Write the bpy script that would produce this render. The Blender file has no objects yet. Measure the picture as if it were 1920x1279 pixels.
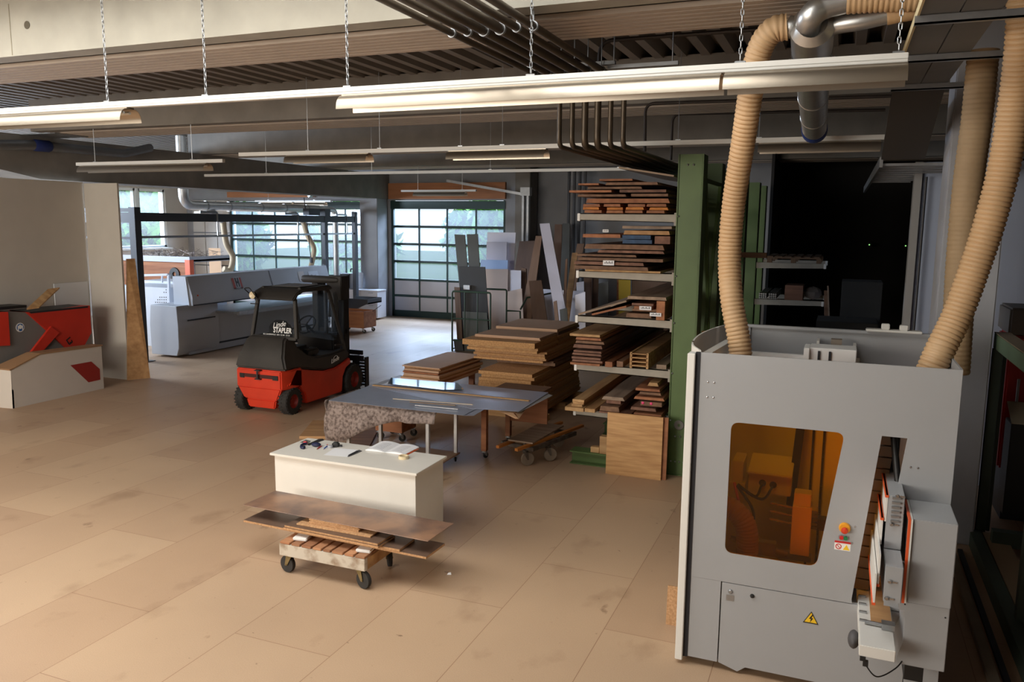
import bpy, bmesh, math, random
from mathutils import Vector, Matrix, Euler
C = bpy.context.scene.collection
PI = math.pi
# ------------------------------------------------------------------ camera
IW, IH, FPX = 1920.0, 1279.0, 1513.0
YAW, PIT, ROL, HC = 0.38446, 0.14678, -0.0100, 3.0
_f = Vector((-math.sin(YAW)*math.cos(PIT), math.cos(YAW)*math.cos(PIT), -math.sin(PIT)))
_r = Vector((math.cos(YAW), math.sin(YAW), 0))
_d = _f.cross(_r)
CR = math.cos(ROL)*_r + math.sin(ROL)*_d
CD = -math.sin(ROL)*_r + math.cos(ROL)*_d
CF = _f
CAM = Vector((0, 0, HC))
cd = bpy.data.cameras.new('camera'); cam = bpy.data.objects.new('camera', cd); C.objects.link(cam)
cd.sensor_width = 36; cd.lens = 36*FPX/IW; cd.clip_start = 0.05; cd.clip_end = 300
cam.matrix_world = Matrix(((CR.x, -CD.x, -CF.x, 0), (CR.y, -CD.y, -CF.y, 0), (CR.z, -CD.z, -CF.z, HC), (0, 0, 0, 1)))
sc = bpy.context.scene
sc.camera = cam
sc.view_settings.view_transform = 'Standard'; sc.view_settings.look = 'None'
sc.view_settings.gamma = 1; sc.view_settings.use_curve_mapping = False
sc.view_settings.exposure = 0.0
sc.cycles.use_denoising = True
sc.cycles.max_bounces = 8; sc.cycles.diffuse_bounces = 4; sc.cycles.transparent_max_bounces = 12
sc.cycles.caustics_reflective = False; sc.cycles.caustics_refractive = False
sc.cycles.sample_clamp_indirect = 4
# ------------------------------------------------------------------ sky and daylight
w = bpy.data.worlds.new('sky'); sc.world = w; w.use_nodes = True
bg = w.node_tree.nodes['Background']; bg.inputs[0].default_value = (0.80, 0.90, 1.0, 1); bg.inputs[1].default_value = 1.05

def area(name, loc, target, sx, sy, power, col, portal=False, spread=PI):
    l = bpy.data.lights.new(name, 'AREA'); l.shape = 'RECTANGLE'; l.size = sx; l.size_y = sy
    l.energy = power; l.color = col; l.spread = spread
    if portal: l.cycles.is_portal = True
    o = bpy.data.objects.new(name, l); C.objects.link(o); o.location = loc
    d = Vector(target)-Vector(loc)
    o.rotation_euler = d.to_track_quat('-Z', 'Y').to_euler()
    return o
# daylight through the tall front windows behind the camera, and through gates and left windows
area('rooflight_daylight', (-5.6, 3.4, 5.6), (-5.6, 3.4, 0), 9.6, 2.6, 520, (1.0, 0.92, 0.80))
area('front_window_daylight', (-9.4, -4.85, 3.0), (-8.6, 6, 0.8), 9.0, 3.2, 1150, (1.0, 0.92, 0.80))
area('gate_daylight', (-11.2, 24.6, 5.4), (-11.2, 17.5, 0.0), 4.0, 2.6, 1500, (0.62, 0.76, 1.0))
area('wide_gate_daylight', (-16.6, 24.6, 5.4), (-16.0, 17.5, 0.0), 5.6, 2.6, 2600, (0.62, 0.76, 1.0))
area('open_sky_daylight', (-14, 37, 7.4), (-12, 14, 1.5), 16.0, 3.0, 4500, (0.66, 0.79, 1.0))
area('side_window_daylight', (-23.2, 20.3, 5.6), (-17, 19.5, 1.2), 3.0, 2.2, 3500, (0.70, 0.82, 1.0))
area('left_bay_ceiling_fill', (-22.8, 10.5, 3.3), (-12.5, 9.6, 4.85), 7.0, 1.7, 4500, (0.78, 0.88, 1.0))  # added lamp outside the unseen window, tilted up to brighten the left bay ceiling
# ------------------------------------------------------------------ pixel -> place helpers
def ray(px, py): return CR*((px-IW/2)/FPX) + CD*((py-IH/2)/FPX) + CF
def atz(px, py, z=0.0):
    d = ray(px, py); return CAM + d*((z-HC)/d.z)
def aty(px, py, Y):
    d = ray(px, py); return CAM + d*(Y/d.y)
def atx(px, py, X):
    d = ray(px, py); return CAM + d*(X/d.x)
# ------------------------------------------------------------------ materials
def lin(c):
    return tuple(((v/255)/12.92 if v/255 <= .04045 else ((v/255+.055)/1.055)**2.4) for v in c) + (1,)
_mats = {}
def mat(name, col, rough=.6, metal=0., var=0., scale=6., stretch=(1, 1, 1), col2=None, bump=0., rnd=0., spec=.5, coat=0., detail=4., space='Object', contrast=(.3, .7)):
    """principled colour, broken up by noise towards col2 (or a darker self), with a per-object value shift rnd"""
    if name in _mats: return _mats[name]
    m = bpy.data.materials.new(name); m.use_nodes = True; nt = m.node_tree; b = nt.nodes['Principled BSDF']
    b.inputs['Roughness'].default_value = rough; b.inputs['Metallic'].default_value = metal
    b.inputs['Specular IOR Level'].default_value = spec; b.inputs['Coat Weight'].default_value = coat
    c = lin(col); out = None
    b.inputs['Base Color'].default_value = c
    if var > 0 or bump > 0 or col2:
        tc = nt.nodes.new('ShaderNodeTexCoord'); mp = nt.nodes.new('ShaderNodeMapping'); nz = nt.nodes.new('ShaderNodeTexNoise')
        mp.inputs['Scale'].default_value = stretch; nz.inputs['Scale'].default_value = scale; nz.inputs['Detail'].default_value = detail
        nt.links.new(tc.outputs[space], mp.inputs[0]); nt.links.new(mp.outputs[0], nz.inputs['Vector'])
        if rnd > 0:
            oi = nt.nodes.new('ShaderNodeObjectInfo'); ml = nt.nodes.new('ShaderNodeMath'); ml.operation = 'MULTIPLY'; ml.inputs[1].default_value = 37.
            cb = nt.nodes.new('ShaderNodeCombineXYZ'); nt.links.new(oi.outputs['Random'], ml.inputs[0])
            for k in range(3): nt.links.new(ml.outputs[0], cb.inputs[k])
            nt.links.new(cb.outputs[0], mp.inputs['Location'])
        c2 = lin(col2) if col2 else tuple(v*(1-var) for v in c[:3])+(1,)
        rp = nt.nodes.new('ShaderNodeValToRGB'); rp.color_ramp.elements[0].position = contrast[0]; rp.color_ramp.elements[1].position = contrast[1]
        rp.color_ramp.elements[0].color = c2; rp.color_ramp.elements[1].color = c
        nt.links.new(nz.outputs['Fac'], rp.inputs[0]); out = rp.outputs[0]
        if bump > 0:
            bp = nt.nodes.new('ShaderNodeBump'); bp.inputs['Strength'].default_value = bump; bp.inputs['Distance'].default_value = .01
            nt.links.new(nz.outputs['Fac'], bp.inputs['Height']); nt.links.new(bp.outputs[0], b.inputs['Normal'])
    if rnd > 0:
        oi = nt.nodes.new('ShaderNodeObjectInfo'); hs = nt.nodes.new('ShaderNodeHueSaturation'); mr = nt.nodes.new('ShaderNodeMapRange')
        mr.inputs['To Min'].default_value = 1-rnd; mr.inputs['To Max'].default_value = 1+rnd
        nt.links.new(oi.outputs['Random'], mr.inputs['Value']); nt.links.new(mr.outputs[0], hs.inputs['Value'])
        if out: nt.links.new(out, hs.inputs['Color'])
        else: hs.inputs['Color'].default_value = c
        out = hs.outputs[0]
    if out: nt.links.new(out, b.inputs['Base Color'])
    _mats[name] = m; return m
# ------------------------------------------------------------------ mesh builder
class MB:
    def __init__(s): s.v = []; s.f = []
    def add(s, vs, fs):
        n = len(s.v); s.v += [Vector(v) for v in vs]; s.f += [[n+i for i in f] for f in fs]; return s
    def box(s, x0, x1, y0, y1, z0, z1):
        return s.add([(x0, y0, z0), (x1, y0, z0), (x1, y1, z0), (x0, y1, z0), (x0, y0, z1), (x1, y0, z1), (x1, y1, z1), (x0, y1, z1)],
                     [(3, 2, 1, 0), (4, 5, 6, 7), (0, 1, 5, 4), (1, 2, 6, 5), (2, 3, 7, 6), (3, 0, 4, 7)])
    def prism(s, poly, ext):
        """polygon (3-D points) swept along ext"""
        e = Vector(ext); n = len(poly); p = [Vector(q) for q in poly]
        return s.add(p+[q+e for q in p], [list(range(n))[::-1], list(range(n, 2*n))]+[(i, (i+1) % n, n+(i+1) % n, n+i) for i in range(n)])
    def bar(s, a, b, w, h, up=(0, 0, 1)):
        """rectangular bar from a to b, w sideways, h along up"""
        a = Vector(a); b = Vector(b); d = (b-a).normalized(); u = Vector(up); sd = d.cross(u)
        if sd.length < 1e-4: sd = d.cross(Vector((0, 1, 0)))
        sd.normalize(); u = sd.cross(d).normalized(); sd *= w/2; u = u*(h/2)
        return s.prism([a-sd-u, a+sd-u, a+sd+u, a-sd+u], b-a)
    def ring(s, c, ax, r, n, ph=0., ref=None):
        ax = ax.normalized(); u = ax.cross(ref if ref else Vector((0, 0, 1)))
        if u.length < 1e-3: u = ax.cross(Vector((0, 1, 0)))
        u.normalize(); v = ax.cross(u)
        return [c+(u*math.cos(ph+2*PI*k/n)+v*math.sin(ph+2*PI*k/n))*r for k in range(n)]
    def cyl(s, a, b, r, r2=None, n=16, caps=True):
        a = Vector(a); b = Vector(b); r2 = r if r2 is None else r2
        A = s.ring(a, b-a, r, n); B = s.ring(b, b-a, r2, n); q = len(s.v)
        fs = [(i, (i+1) % n, n+(i+1) % n, n+i) for i in range(n)]
        if caps: fs += [list(range(n))[::-1], list(range(n, 2*n))]
        return s.add(A+B, fs)
    def tube(s, pts, r, n=10, caps=True):
        """round tube through pts; r a number or a list; parallel-transported frame"""
        pts = [Vector(p) for p in pts]; m = len(pts); rs = r if isinstance(r, (list, tuple)) else [r]*m
        T = [((pts[min(i+1, m-1)]-pts[max(i-1, 0)]).normalized()) for i in range(m)]
        u = T[0].cross(Vector((0, 0, 1)))
        if u.length < 1e-3: u = T[0].cross(Vector((0, 1, 0)))
        u.normalize(); vs = []; fs = []
        for i in range(m):
            u = (u-T[i]*u.dot(T[i])).normalized(); v = T[i].cross(u)
            vs += [pts[i]+(u*math.cos(2*PI*k/n)+v*math.sin(2*PI*k/n))*rs[i] for k in range(n)]
        for i in range(m-1):
            fs += [(i*n+k, i*n+(k+1) % n, (i+1)*n+(k+1) % n, (i+1)*n+k) for k in range(n)]
        if caps: fs += [list(range(n))[::-1], [(m-1)*n+k for k in range(n)]]
        return s.add(vs, fs)
    def lathe(s, prof, c, ax, n=20, ref=None):
        """profile (r, t) turned about the axis ax through c"""
        c = Vector(c); ax = Vector(ax).normalized(); vs = []; fs = []
        for r, t in prof: vs += s.ring(c+ax*t, ax, max(r, 1e-4), n, 0, ref)
        for i in range(len(prof)-1):
            fs += [(i*n+k, i*n+(k+1) % n, (i+1)*n+(k+1) % n, (i+1)*n+k) for k in range(n)]
        return s.add(vs, fs)
    def sphere(s, c, r, n=12, sq=(1, 1, 1)):
        c = Vector(c); h = n//2; vs = []; fs = []
        for i in range(h+1):
            a = PI*i/h
            vs += [c+Vector((r*sq[0]*math.sin(a)*math.cos(2*PI*k/n), r*sq[1]*math.sin(a)*math.sin(2*PI*k/n), r*sq[2]*math.cos(a))) for k in range(n)]
        for i in range(h): fs += [(i*n+k, (i+1)*n+k, (i+1)*n+(k+1) % n, i*n+(k+1) % n) for k in range(n)]
        return s.add(vs, fs)
    def build(s, name, m, parent=None, bevel=0., smooth=35, W=False, loc=None, rot=None, seg=2):
        """ONE mesh object. W: the vertices are in world coordinates; loc/rot: origin of a top-level mesh"""
        vs = s.v
        if W:
            inv = WM[parent.name].inverted() if parent else (Matrix.Translation(Vector(loc)).inverted() if loc is not None else None)
            if inv is not None: vs = [inv @ v for v in vs]
        me = bpy.data.meshes.new(name); me.from_pydata([tuple(v) for v in vs], [], s.f)
        bm = bmesh.new(); bm.from_mesh(me); bmesh.ops.remove_doubles(bm, verts=bm.verts, dist=1e-5)
        bmesh.ops.recalc_face_normals(bm, faces=bm.faces)
        if bevel > 0:
            es = [e for e in bm.edges if len(e.link_faces) == 2 and e.calc_face_angle(0) > .6]
            bmesh.ops.bevel(bm, geom=es, offset=bevel, segments=seg, affect='EDGES', clamp_overlap=True)
        bm.to_mesh(me); bm.free()
        if smooth:
            me.polygons.foreach_set('use_smooth', [True]*len(me.polygons)); me.set_sharp_from_angle(angle=math.radians(smooth))
        o = bpy.data.objects.new(name, me); C.objects.link(o)
        if m: me.materials.append(m)
        if parent: o.parent = parent; WM[o.name] = WM[parent.name]
        else:
            if loc is not None: o.location = loc
            if rot is not None: o.rotation_euler = rot
            WM[o.name] = Matrix.Translation(o.location) @ o.rotation_euler.to_matrix().to_4x4()
        return o
WM = {}
def tag(o, label, cat, group=None, kind=None):
    o['label'] = label; o['category'] = cat
    if group: o['group'] = group
    if kind: o['kind'] = kind
    return o
def thing(name, label, cat, loc=(0, 0, 0), rz=0., group=None):
    o = bpy.data.objects.new(name, None); C.objects.link(o); o.empty_display_size = .1
    o.location = loc; o.rotation_euler = (0, 0, rz)
    WM[o.name] = Matrix.Translation(Vector(loc)) @ Matrix.Rotation(rz, 4, 'Z')
    return tag(o, label, cat, group)
def struct(o): o['kind'] = 'structure'; return o
def part(o, label): o['label'] = label; return o
def copy_tree(o, parent=None):
    c = o.copy(); C.objects.link(c); WM[c.name] = WM[o.name]
    if parent: c.parent = parent
    for ch in list(o.children): copy_tree(ch, c)
    return c
def arc(c, a, b, r, n=8):
    """corner points of a pipe bend at c between directions towards a and b"""
    c = Vector(c); a = (Vector(a)-c).normalized(); b = (Vector(b)-c).normalized()
    p0 = c+a*r; p1 = c+b*r
    return [(1-t)**2*p0+2*t*(1-t)*c+t*t*p1 for t in [i/n for i in range(n+1)]]
def bend(pts, r, n=6):
    out = [Vector(pts[0])]
    for i in range(1, len(pts)-1): out += arc(pts[i], pts[i-1], pts[i+1], r, n)
    return out+[Vector(pts[-1])]
def spline(pts, k=10):
    """Catmull-Rom through pts"""
    P = [Vector(p) for p in pts]; P = [2*P[0]-P[1]]+P+[2*P[-1]-P[-2]]; out = []
    for i in range(1, len(P)-2):
        for j in range(k):
            t = j/k
            out.append(.5*((2*P[i])+(P[i+1]-P[i-1])*t+(2*P[i-1]-5*P[i]+4*P[i+1]-P[i+2])*t*t+(3*P[i]-P[i-1]-3*P[i+1]+P[i+2])*t**3))
    return out+[P[-2]]
def resample(pts, step):
    out = [pts[0]]; acc = 0
    for a, b in zip(pts, pts[1:]):
        L = (b-a).length
        while acc+L >= step:
            t = (step-acc)/L; a = a+(b-a)*t; out.append(a); L = (b-a).length; acc = 0
        acc += L
    return out
random.seed(7)
R_ = random.Random(7)
# ================================================================== materials
concrete = mat('concrete', (170, 165, 152), .85, var=.18, scale=3, detail=8, bump=.15)
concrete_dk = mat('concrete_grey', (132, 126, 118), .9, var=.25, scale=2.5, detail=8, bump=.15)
soffit = mat('ribbed_soffit', (188, 174, 160), .8, var=.12, scale=2.5)
deckm = mat('roof_deck', (134, 128, 122), .55, var=.15, scale=1.5, metal=.0)
whitewall = mat('white_wall', (196, 190, 182), .85, var=.06, scale=2)
greywall = mat('grey_wall', (150, 150, 152), .85, var=.15, scale=2)
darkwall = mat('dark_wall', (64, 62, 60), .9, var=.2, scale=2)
gatedark = mat('gate_frame_green', (22, 52, 48), .5)
winwhite = mat('window_white', (225, 228, 228), .5)
orangewood = mat('orange_wood', (176, 116, 74), .7, var=.2, scale=4, stretch=(.3, 3, 3))
galv = mat('galvanised', (176, 178, 180), .35, metal=.85, var=.15, scale=14)
steel_dk = mat('dark_steel', (50, 50, 54), .5, metal=.3)
rail_white = mat('white_enamel', (222, 220, 214), .4)
refl = mat('reflector_aluminium', (172, 160, 144), .32, metal=.9)
tubem = mat('lamp_tube', (235, 235, 228), .3)
def pane_mat(name, haze, tint):
    m = bpy.data.materials.new(name); m.use_nodes = True; nt = m.node_tree; nt.nodes.clear()
    o = nt.nodes.new('ShaderNodeOutputMaterial'); mx = nt.nodes.new('ShaderNodeMixShader'); tr = nt.nodes.new('ShaderNodeBsdfTransparent')
    tl = nt.nodes.new('ShaderNodeBsdfTranslucent'); gl = nt.nodes.new('ShaderNodeBsdfGlossy'); m2 = nt.nodes.new('ShaderNodeMixShader')
    tl.inputs[0].default_value = (.9, .95, 1, 1); tr.inputs[0].default_value = tint; gl.inputs['Roughness'].default_value = .15; gl.inputs[0].default_value = (.6, .6, .6, 1)
    mx.inputs[0].default_value = haze; m2.inputs[0].default_value = .05
    nt.links.new(tr.outputs[0], mx.inputs[1]); nt.links.new(tl.outputs[0], mx.inputs[2]); nt.links.new(mx.outputs[0], m2.inputs[1]); nt.links.new(gl.outputs[0], m2.inputs[2])
    nt.links.new(m2.outputs[0], o.inputs[0]); return m
gatepane = pane_mat('gate_pane', .045, (.92, .96, 1, 1)); winpane = pane_mat('window_pane', .03, (.95, .97, 1, 1))
opaquepane = mat('gate_blind_panel', (196, 196, 204), .6)
def floor_mat():
    m = bpy.data.materials.new('chipboard_floor'); m.use_nodes = True; nt = m.node_tree; b = nt.nodes['Principled BSDF']
    tc = nt.nodes.new('ShaderNodeTexCoord'); mp = nt.nodes.new('ShaderNodeMapping'); br = nt.nodes.new('ShaderNodeTexBrick')
    mp.inputs['Rotation'].default_value = (0, 0, PI/2); mp.inputs['Location'].default_value = (-.65, 2.285, 0)
    br.inputs['Scale'].default_value = 1; br.inputs['Brick Width'].default_value = 2.05; br.inputs['Row Height'].default_value = .825
    br.inputs['Mortar Size'].default_value = .0028; br.inputs['Mortar Smooth'].default_value = .3; br.inputs['Bias'].default_value = 0.; br.offset = .45; br.offset_frequency = 2
    br.inputs['Color1'].default_value = lin((184, 154, 126)); br.inputs['Color2'].default_value = lin((196, 168, 139)); br.inputs['Mortar'].default_value = lin((150, 116, 90))
    nt.links.new(tc.outputs['Object'], mp.inputs[0]); nt.links.new(mp.outputs[0], br.inputs['Vector'])
    def noise(sc_, d, lo, hi, ca, cb, prev, blend='MULTIPLY', st=(1, 1, 1), fac=1.):
        n = nt.nodes.new('ShaderNodeTexNoise'); n.inputs['Scale'].default_value = sc_; n.inputs['Detail'].default_value = d
        q = nt.nodes.new('ShaderNodeMapping'); q.inputs['Scale'].default_value = st
        r = nt.nodes.new('ShaderNodeValToRGB'); r.color_ramp.elements[0].position = lo; r.color_ramp.elements[1].position = hi
        r.color_ramp.elements[0].color = ca; r.color_ramp.elements[1].color = cb
        x = nt.nodes.new('ShaderNodeMixRGB'); x.blend_type = blend; x.inputs[0].default_value = fac
        nt.links.new(tc.outputs['Object'], q.inputs[0]); nt.links.new(q.outputs[0], n.inputs['Vector']); nt.links.new(n.outputs['Fac'], r.inputs[0])
        nt.links.new(prev, x.inputs[1]); nt.links.new(r.outputs[0], x.inputs[2]); return x.outputs[0]
    o = noise(.45, 5, .3, .7, (.88, .86, .85, 1), (1.05, 1.03, 1, 1), br.outputs['Color'])
    o = noise(2.2, 8, .27, .40, (.80, .77, .75, 1), (1, 1, 1, 1), o, st=(1, .7, 1))
    o = noise(5.0, 6, .24, .31, (.55, .50, .47, 1), (1, 1, 1, 1), o, st=(1.0, .6, 1))
    o = noise(14, 4, .235, .275, (.45, .41, .39, 1), (1, 1, 1, 1), o, st=(.8, 1.3, 1))
    o = noise(38, 3, .22, .26, (.5, .46, .43, 1), (1, 1, 1, 1), o)
    o = noise(160, 2, .3, .7, (.90, .89, .88, 1), (1.05, 1.04, 1.03, 1), o)
    nt.links.new(o, b.inputs['Base Color'])
    n = nt.nodes.new('ShaderNodeTexNoise'); n.inputs['Scale'].default_value = 1.2; n.inputs['Detail'].default_value = 6
    mr = nt.nodes.new('ShaderNodeMapRange'); mr.inputs['To Min'].default_value = .38; mr.inputs['To Max'].default_value = .62
    nt.links.new(tc.outputs['Object'], n.inputs['Vector']); nt.links.new(n.outputs['Fac'], mr.inputs['Value']); nt.links.new(mr.outputs[0], b.inputs['Roughness'])
    bp = nt.nodes.new('ShaderNodeBump'); bp.inputs['Strength'].default_value = .25; bp.inputs['Distance'].default_value = .004
    nt.links.new(br.outputs['Fac'], bp.inputs['Height']); bp.invert = True; nt.links.new(bp.outputs[0], b.inputs['Normal'])
    return m
# ================================================================== the hall
XL, XR, YF, YB, ZD = -21.3, 4.6, -5.0, 22.2, 4.9
struct(MB().box(XL-.3, XR+.3, YF-.3, YB+.3, -.2, 0).build('floor', floor_mat()))
# trapezoidal steel roof deck, ribs along the hall
HX0, HX1, HY0, HY1 = -10.6, -.6, 2.0, 4.8
m = MB(); per = .27
def deck(xa, xb, y0, y1):
    prof = []; x = xa
    while x < xb-.2: prof += [(x, ZD), (x+.10, ZD), (x+.135, ZD+.14), (x+.235, ZD+.14)]; x += per
    vs = [(a, y0, b) for a, b in prof]+[(a, y1, b) for a, b in prof]; n = len(prof)
    m.add(vs, [(i, i+1, n+i+1, n+i) for i in range(n-1)]); m.box(xa, xb, y0, y1, ZD+.15, ZD+.3)
deck(XL-.3, XR+.3, YF-.3, HY0); deck(XL-.3, XR+.3, HY1, YB+.3); deck(XL-.3, HX0, HY0, HY1); deck(HX1, XR+.3, HY0, HY1)
struct(m.build('ceiling', deckm, smooth=0))
w_ = struct(bpy.data.objects.new('window_4', None)); C.objects.link(w_); w_.location = (HX0, HY0, ZD); WM[w_.name] = Matrix.Translation(w_.location)
f = MB(); f.box(HX0, HX1, HY0, HY0+.06, ZD, ZD+.6).box(HX0, HX1, HY1-.06, HY1, ZD, ZD+.6).box(HX0, HX0+.06, HY0, HY1, ZD, ZD+.6).box(HX1-.06, HX1, HY0, HY1, ZD, ZD+.6)
for k in range(1, 9): f.box(HX0+k*10/9-.03, HX0+k*10/9+.03, HY0, HY1, ZD+.30, ZD+.38)
f.build('window_frame', winwhite, w_, W=True, smooth=0)
MB().box(HX0+.05, HX1-.05, HY0+.05, HY1-.05, ZD+.40, ZD+.41).build('pane', winpane, w_, W=True, smooth=0)
def wall_with_holes(name, axis, at, th, a0, a1, z0, z1, holes, m_):
    """wall on x=at or y=at, from a0 to a1, with rectangular openings (b0, b1, c0, c1)"""
    mb = MB(); cuts = sorted(set([a0, a1]+[h[0] for h in holes]+[h[1] for h in holes]))
    for u, v in zip(cuts, cuts[1:]):
        zs = [z0]
        for h in sorted(holes, key=lambda q: q[2]):
            if h[0] <= u+1e-6 and h[1] >= v-1e-6: zs += [h[2], h[3]]
        zs.append(z1)
        for k in range(0, len(zs), 2):
            if zs[k+1]-zs[k] > 1e-4:
                if axis == 'y': mb.box(u, v, at, at+th, zs[k], zs[k+1])
                else: mb.box(at, at+th, u, v, zs[k], zs[k+1])
    return struct(mb.build(name, m_, smooth=0))
G1 = (-13.1, -9.23, 0.0, 3.62); G2 = (-19.42, -13.89, 0.0, 3.6)
wall_with_holes('wall_back', 'y', YB, .3, XL-.3, XR+.3, 0, ZD+.2, [G1, G2], greywall)
WL = [(19.0, 20.02, 2.02, 3.95), (20.12, 21.25, 2.02, 3.95)]
wall_with_holes('wall_left', 'x', XL-.3, .3, YF-.3, YB, 0, ZD+.2, [(19.0, 21.25, 2.02, 3.95), (7.0, 14.0, 2.6, 4.6)], whitewall)
w_ = struct(bpy.data.objects.new('window_5', None)); C.objects.link(w_); w_.location = (XL, 7.0, 2.6); WM[w_.name] = Matrix.Translation(w_.location)  # unseen window, added to let light onto the left bay ceiling
f = MB()
for k in range(6): f.box(XL-.18, XL-.1, 7.0+k*1.4-.035, 7.0+k*1.4+.035, 2.6, 4.6)
f.box(XL-.18, XL-.1, 7.0, 14.0, 2.6, 2.68).box(XL-.18, XL-.1, 7.0, 14.0, 4.52, 4.6).build('window_frame', winwhite, w_, W=True, smooth=0)
MB().box(XL-.15, XL-.14, 7.0, 14.0, 2.6, 4.6).build('pane', winpane, w_, W=True, smooth=0)
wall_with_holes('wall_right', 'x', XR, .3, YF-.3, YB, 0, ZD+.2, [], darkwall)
FW = (-13.9, -4.9, 1.4, 4.6)
wall_with_holes('wall_front', 'y', YF-.3, .3, XL-.3, XR+.3, 0, ZD+.2, [FW], whitewall)
# beams across the hall: plain strip, groove and ribbed strip on the underside
def beam(y0, y1, x0, x1, zb, mface, name='beam'):
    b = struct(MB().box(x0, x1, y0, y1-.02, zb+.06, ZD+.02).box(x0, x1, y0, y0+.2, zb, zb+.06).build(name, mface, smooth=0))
    mb = MB(); y = y0+.36; st = (y1-y)/7
    for k in range(7): mb.box(x0, x1, y+k*st, y+k*st+st*.72, zb, zb+.055)
    mb.box(x0, x1, y, y1, zb+.035, zb+.065)
    o = mb.build('ribbed_strip', soffit, b, smooth=0)
    return b
b1_ = beam(5.2, 6.24, XL, XR, 4.4, concrete)
hp_ = aty(51, 47, 5.2); MB().lathe([(.03, .0), (.034, -.004), (.028, -.003), (1e-4, -.0025)], hp_, (0, 1, 0), 20).build('cast_hole', mat('hole_shade', (84, 76, 62), .9), b1_)  # flat disc, the hole's shade is put into its dark colour
hp_ = aty(20, 60, 5.2); MB().box(hp_.x-.004, hp_.x+.004, 5.197, 5.2, 4.41, 4.84).build('mould_joint', mat('joint_grey', (140, 132, 114), .9), b1_, smooth=0)
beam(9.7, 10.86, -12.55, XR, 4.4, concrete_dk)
struct(MB().box(-13.4, -12.3, 9.95, 10.6, 4.385, 4.399).build('beam_plate', galv, smooth=0))
beam(14.2, 15.4, -13.5, XR, 4.4, concrete_dk)
beam(18.7, 19.9, XL, XR, 4.4, concrete_dk)
beam(0.7, 1.8, XL, XR, 4.4, concrete)
struct(MB().prism([(-13.15, 8.0, 4.4), (-13.15, 8.0, 4.05), (-13.15, 10.3, 3.66), (-13.15, 22.2, 3.66), (-13.15, 22.2, 4.4)], (-.7, 0, 0)).build('girder_beam', concrete_dk, smooth=0))
# columns
def column(x0, x1, y0, y1, z1, m_): return struct(MB().box(x0, x1, y0, y1, 0, z1).build('column', m_, bevel=.012))
column(-13.82, -13.2, 21.55, 22.15, 3.66, greywall)
column(.85, 1.33, 8.4, 8.9, ZD, mat('column_grey', (184, 186, 192), .85, var=.15, scale=2))
column(-8.65, -8.2, 21.5, 22.1, ZD, concrete_dk)
# sectional gates: green frame, rails and mullions, hazy panes
def gate(name, g, ncol, zs, blind, rev=False):
    x0, x1, z0, z1 = g; y = YB+.02
    d = struct(bpy.data.objects.new(name, None)); C.objects.link(d); d.location = (x0, YB, 0); WM[d.name] = Matrix.Translation(d.location)
    f = MB(); f.box(x0, x0+.07, y, y+.1, z0, z1).box(x1-.07, x1, y, y+.1, z0, z1).box(x0, x1, y-.05, y+.1, z1-.26, z1-.02).box(x0, x1, y, y+.1, z0, z0+.2)
    fr = f.build('gate_frame', gatedark, d, W=True, smooth=0)
    r = MB()
    for z in zs[1:-1]: r.box(x0+.05, x1-.05, y+.01, y+.07, z-.035, z+.035)
    w = (x1-x0)/ncol
    for k in range(1, ncol): r.box(x0+k*w-.022, x0+k*w+.022, y+.012, y+.066, z0+.1, z1-.1)
    r.build('glazing_bars', gatedark, fr, W=True, smooth=0)
    for k in range(ncol):
        for j in range(len(zs)-1):
            o = MB().box(x0+k*w+.02, x0+(k+1)*w-.02, y+.035, y+.045, zs[j]+.03, zs[j+1]-.03)
            o.build('blind_panel' if j < blind else 'pane', opaquepane if j < blind else gatepane, d, W=True, smooth=0)
    return d
zs1 = [.13]+[.13+.535*k for k in range(1, 7)]
zs1 = [.15, .66, 1.17, 1.74, 2.28, 2.82, 3.36]
gate('door_1', G1, 4, zs1, 2)
gate('door_2', G2, 6, [.15, .66, 1.20, 1.77, 2.32, 2.86, 3.36], 2)
struct(MB().box(-13.12, -9.2, YB-.12, YB-.01, 3.66, 4.14).build('trim_1', orangewood))
struct(MB().box(-19.4, -15.9, YB-.12, YB-.01, 3.72, 3.9).build('trim_2', orangewood))
# left windows
for k, (a, b, c, d_) in enumerate(WL):
    w_ = struct(bpy.data.objects.new('window_%d' % (k+1), None)); C.objects.link(w_); w_.location = (XL, a, c); WM[w_.name] = Matrix.Translation(w_.location)
    f = MB(); X0, X1 = XL-.16, XL-.04; t = .08
    f.box(X0, X1, a, a+t, c, d_).box(X0, X1, b-t, b, c, d_).box(X0, X1, a, b, c, c+t).box(X0, X1, a, b, d_-t, d_)
    f.build('window_frame', winwhite, w_, W=True, smooth=0)
    MB().box(XL-.11, XL-.10, a+t*.8, b-t*.8, c+t*.8, d_-t*.8).build('pane', winpane, w_, W=True, smooth=0)
struct(MB().box(XL-.2, XL+.12, 18.9, 21.35, 1.96, 2.02).build('trim_3', winwhite, smooth=0))
struct(MB().box(XL-.18, XL-.02, 20.01, 20.13, 2.02, 3.95).build('trim_4', winwhite, smooth=0))
# the tall front window behind the viewpoint
w_ = struct(bpy.data.objects.new('window_3', None)); C.objects.link(w_); w_.location = (FW[0], YF, FW[2]); WM[w_.name] = Matrix.Translation(w_.location)
f = MB(); k = 0
for i in range(7):
    xx = FW[0]+(FW[1]-FW[0])*i/6; f.box(xx-.04, xx+.04, YF-.2, YF-.1, FW[2], FW[3])
f.box(FW[0], FW[1], YF-.2, YF-.1, FW[2], FW[2]+.08).box(FW[0], FW[1], YF-.2, YF-.1, FW[3]-.08, FW[3])
f.build('window_frame', winwhite, w_, W=True, smooth=0)
MB().box(FW[0], FW[1], YF-.16, YF-.15, FW[2], FW[3]).build('pane', winpane, w_, W=True, smooth=0)
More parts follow.
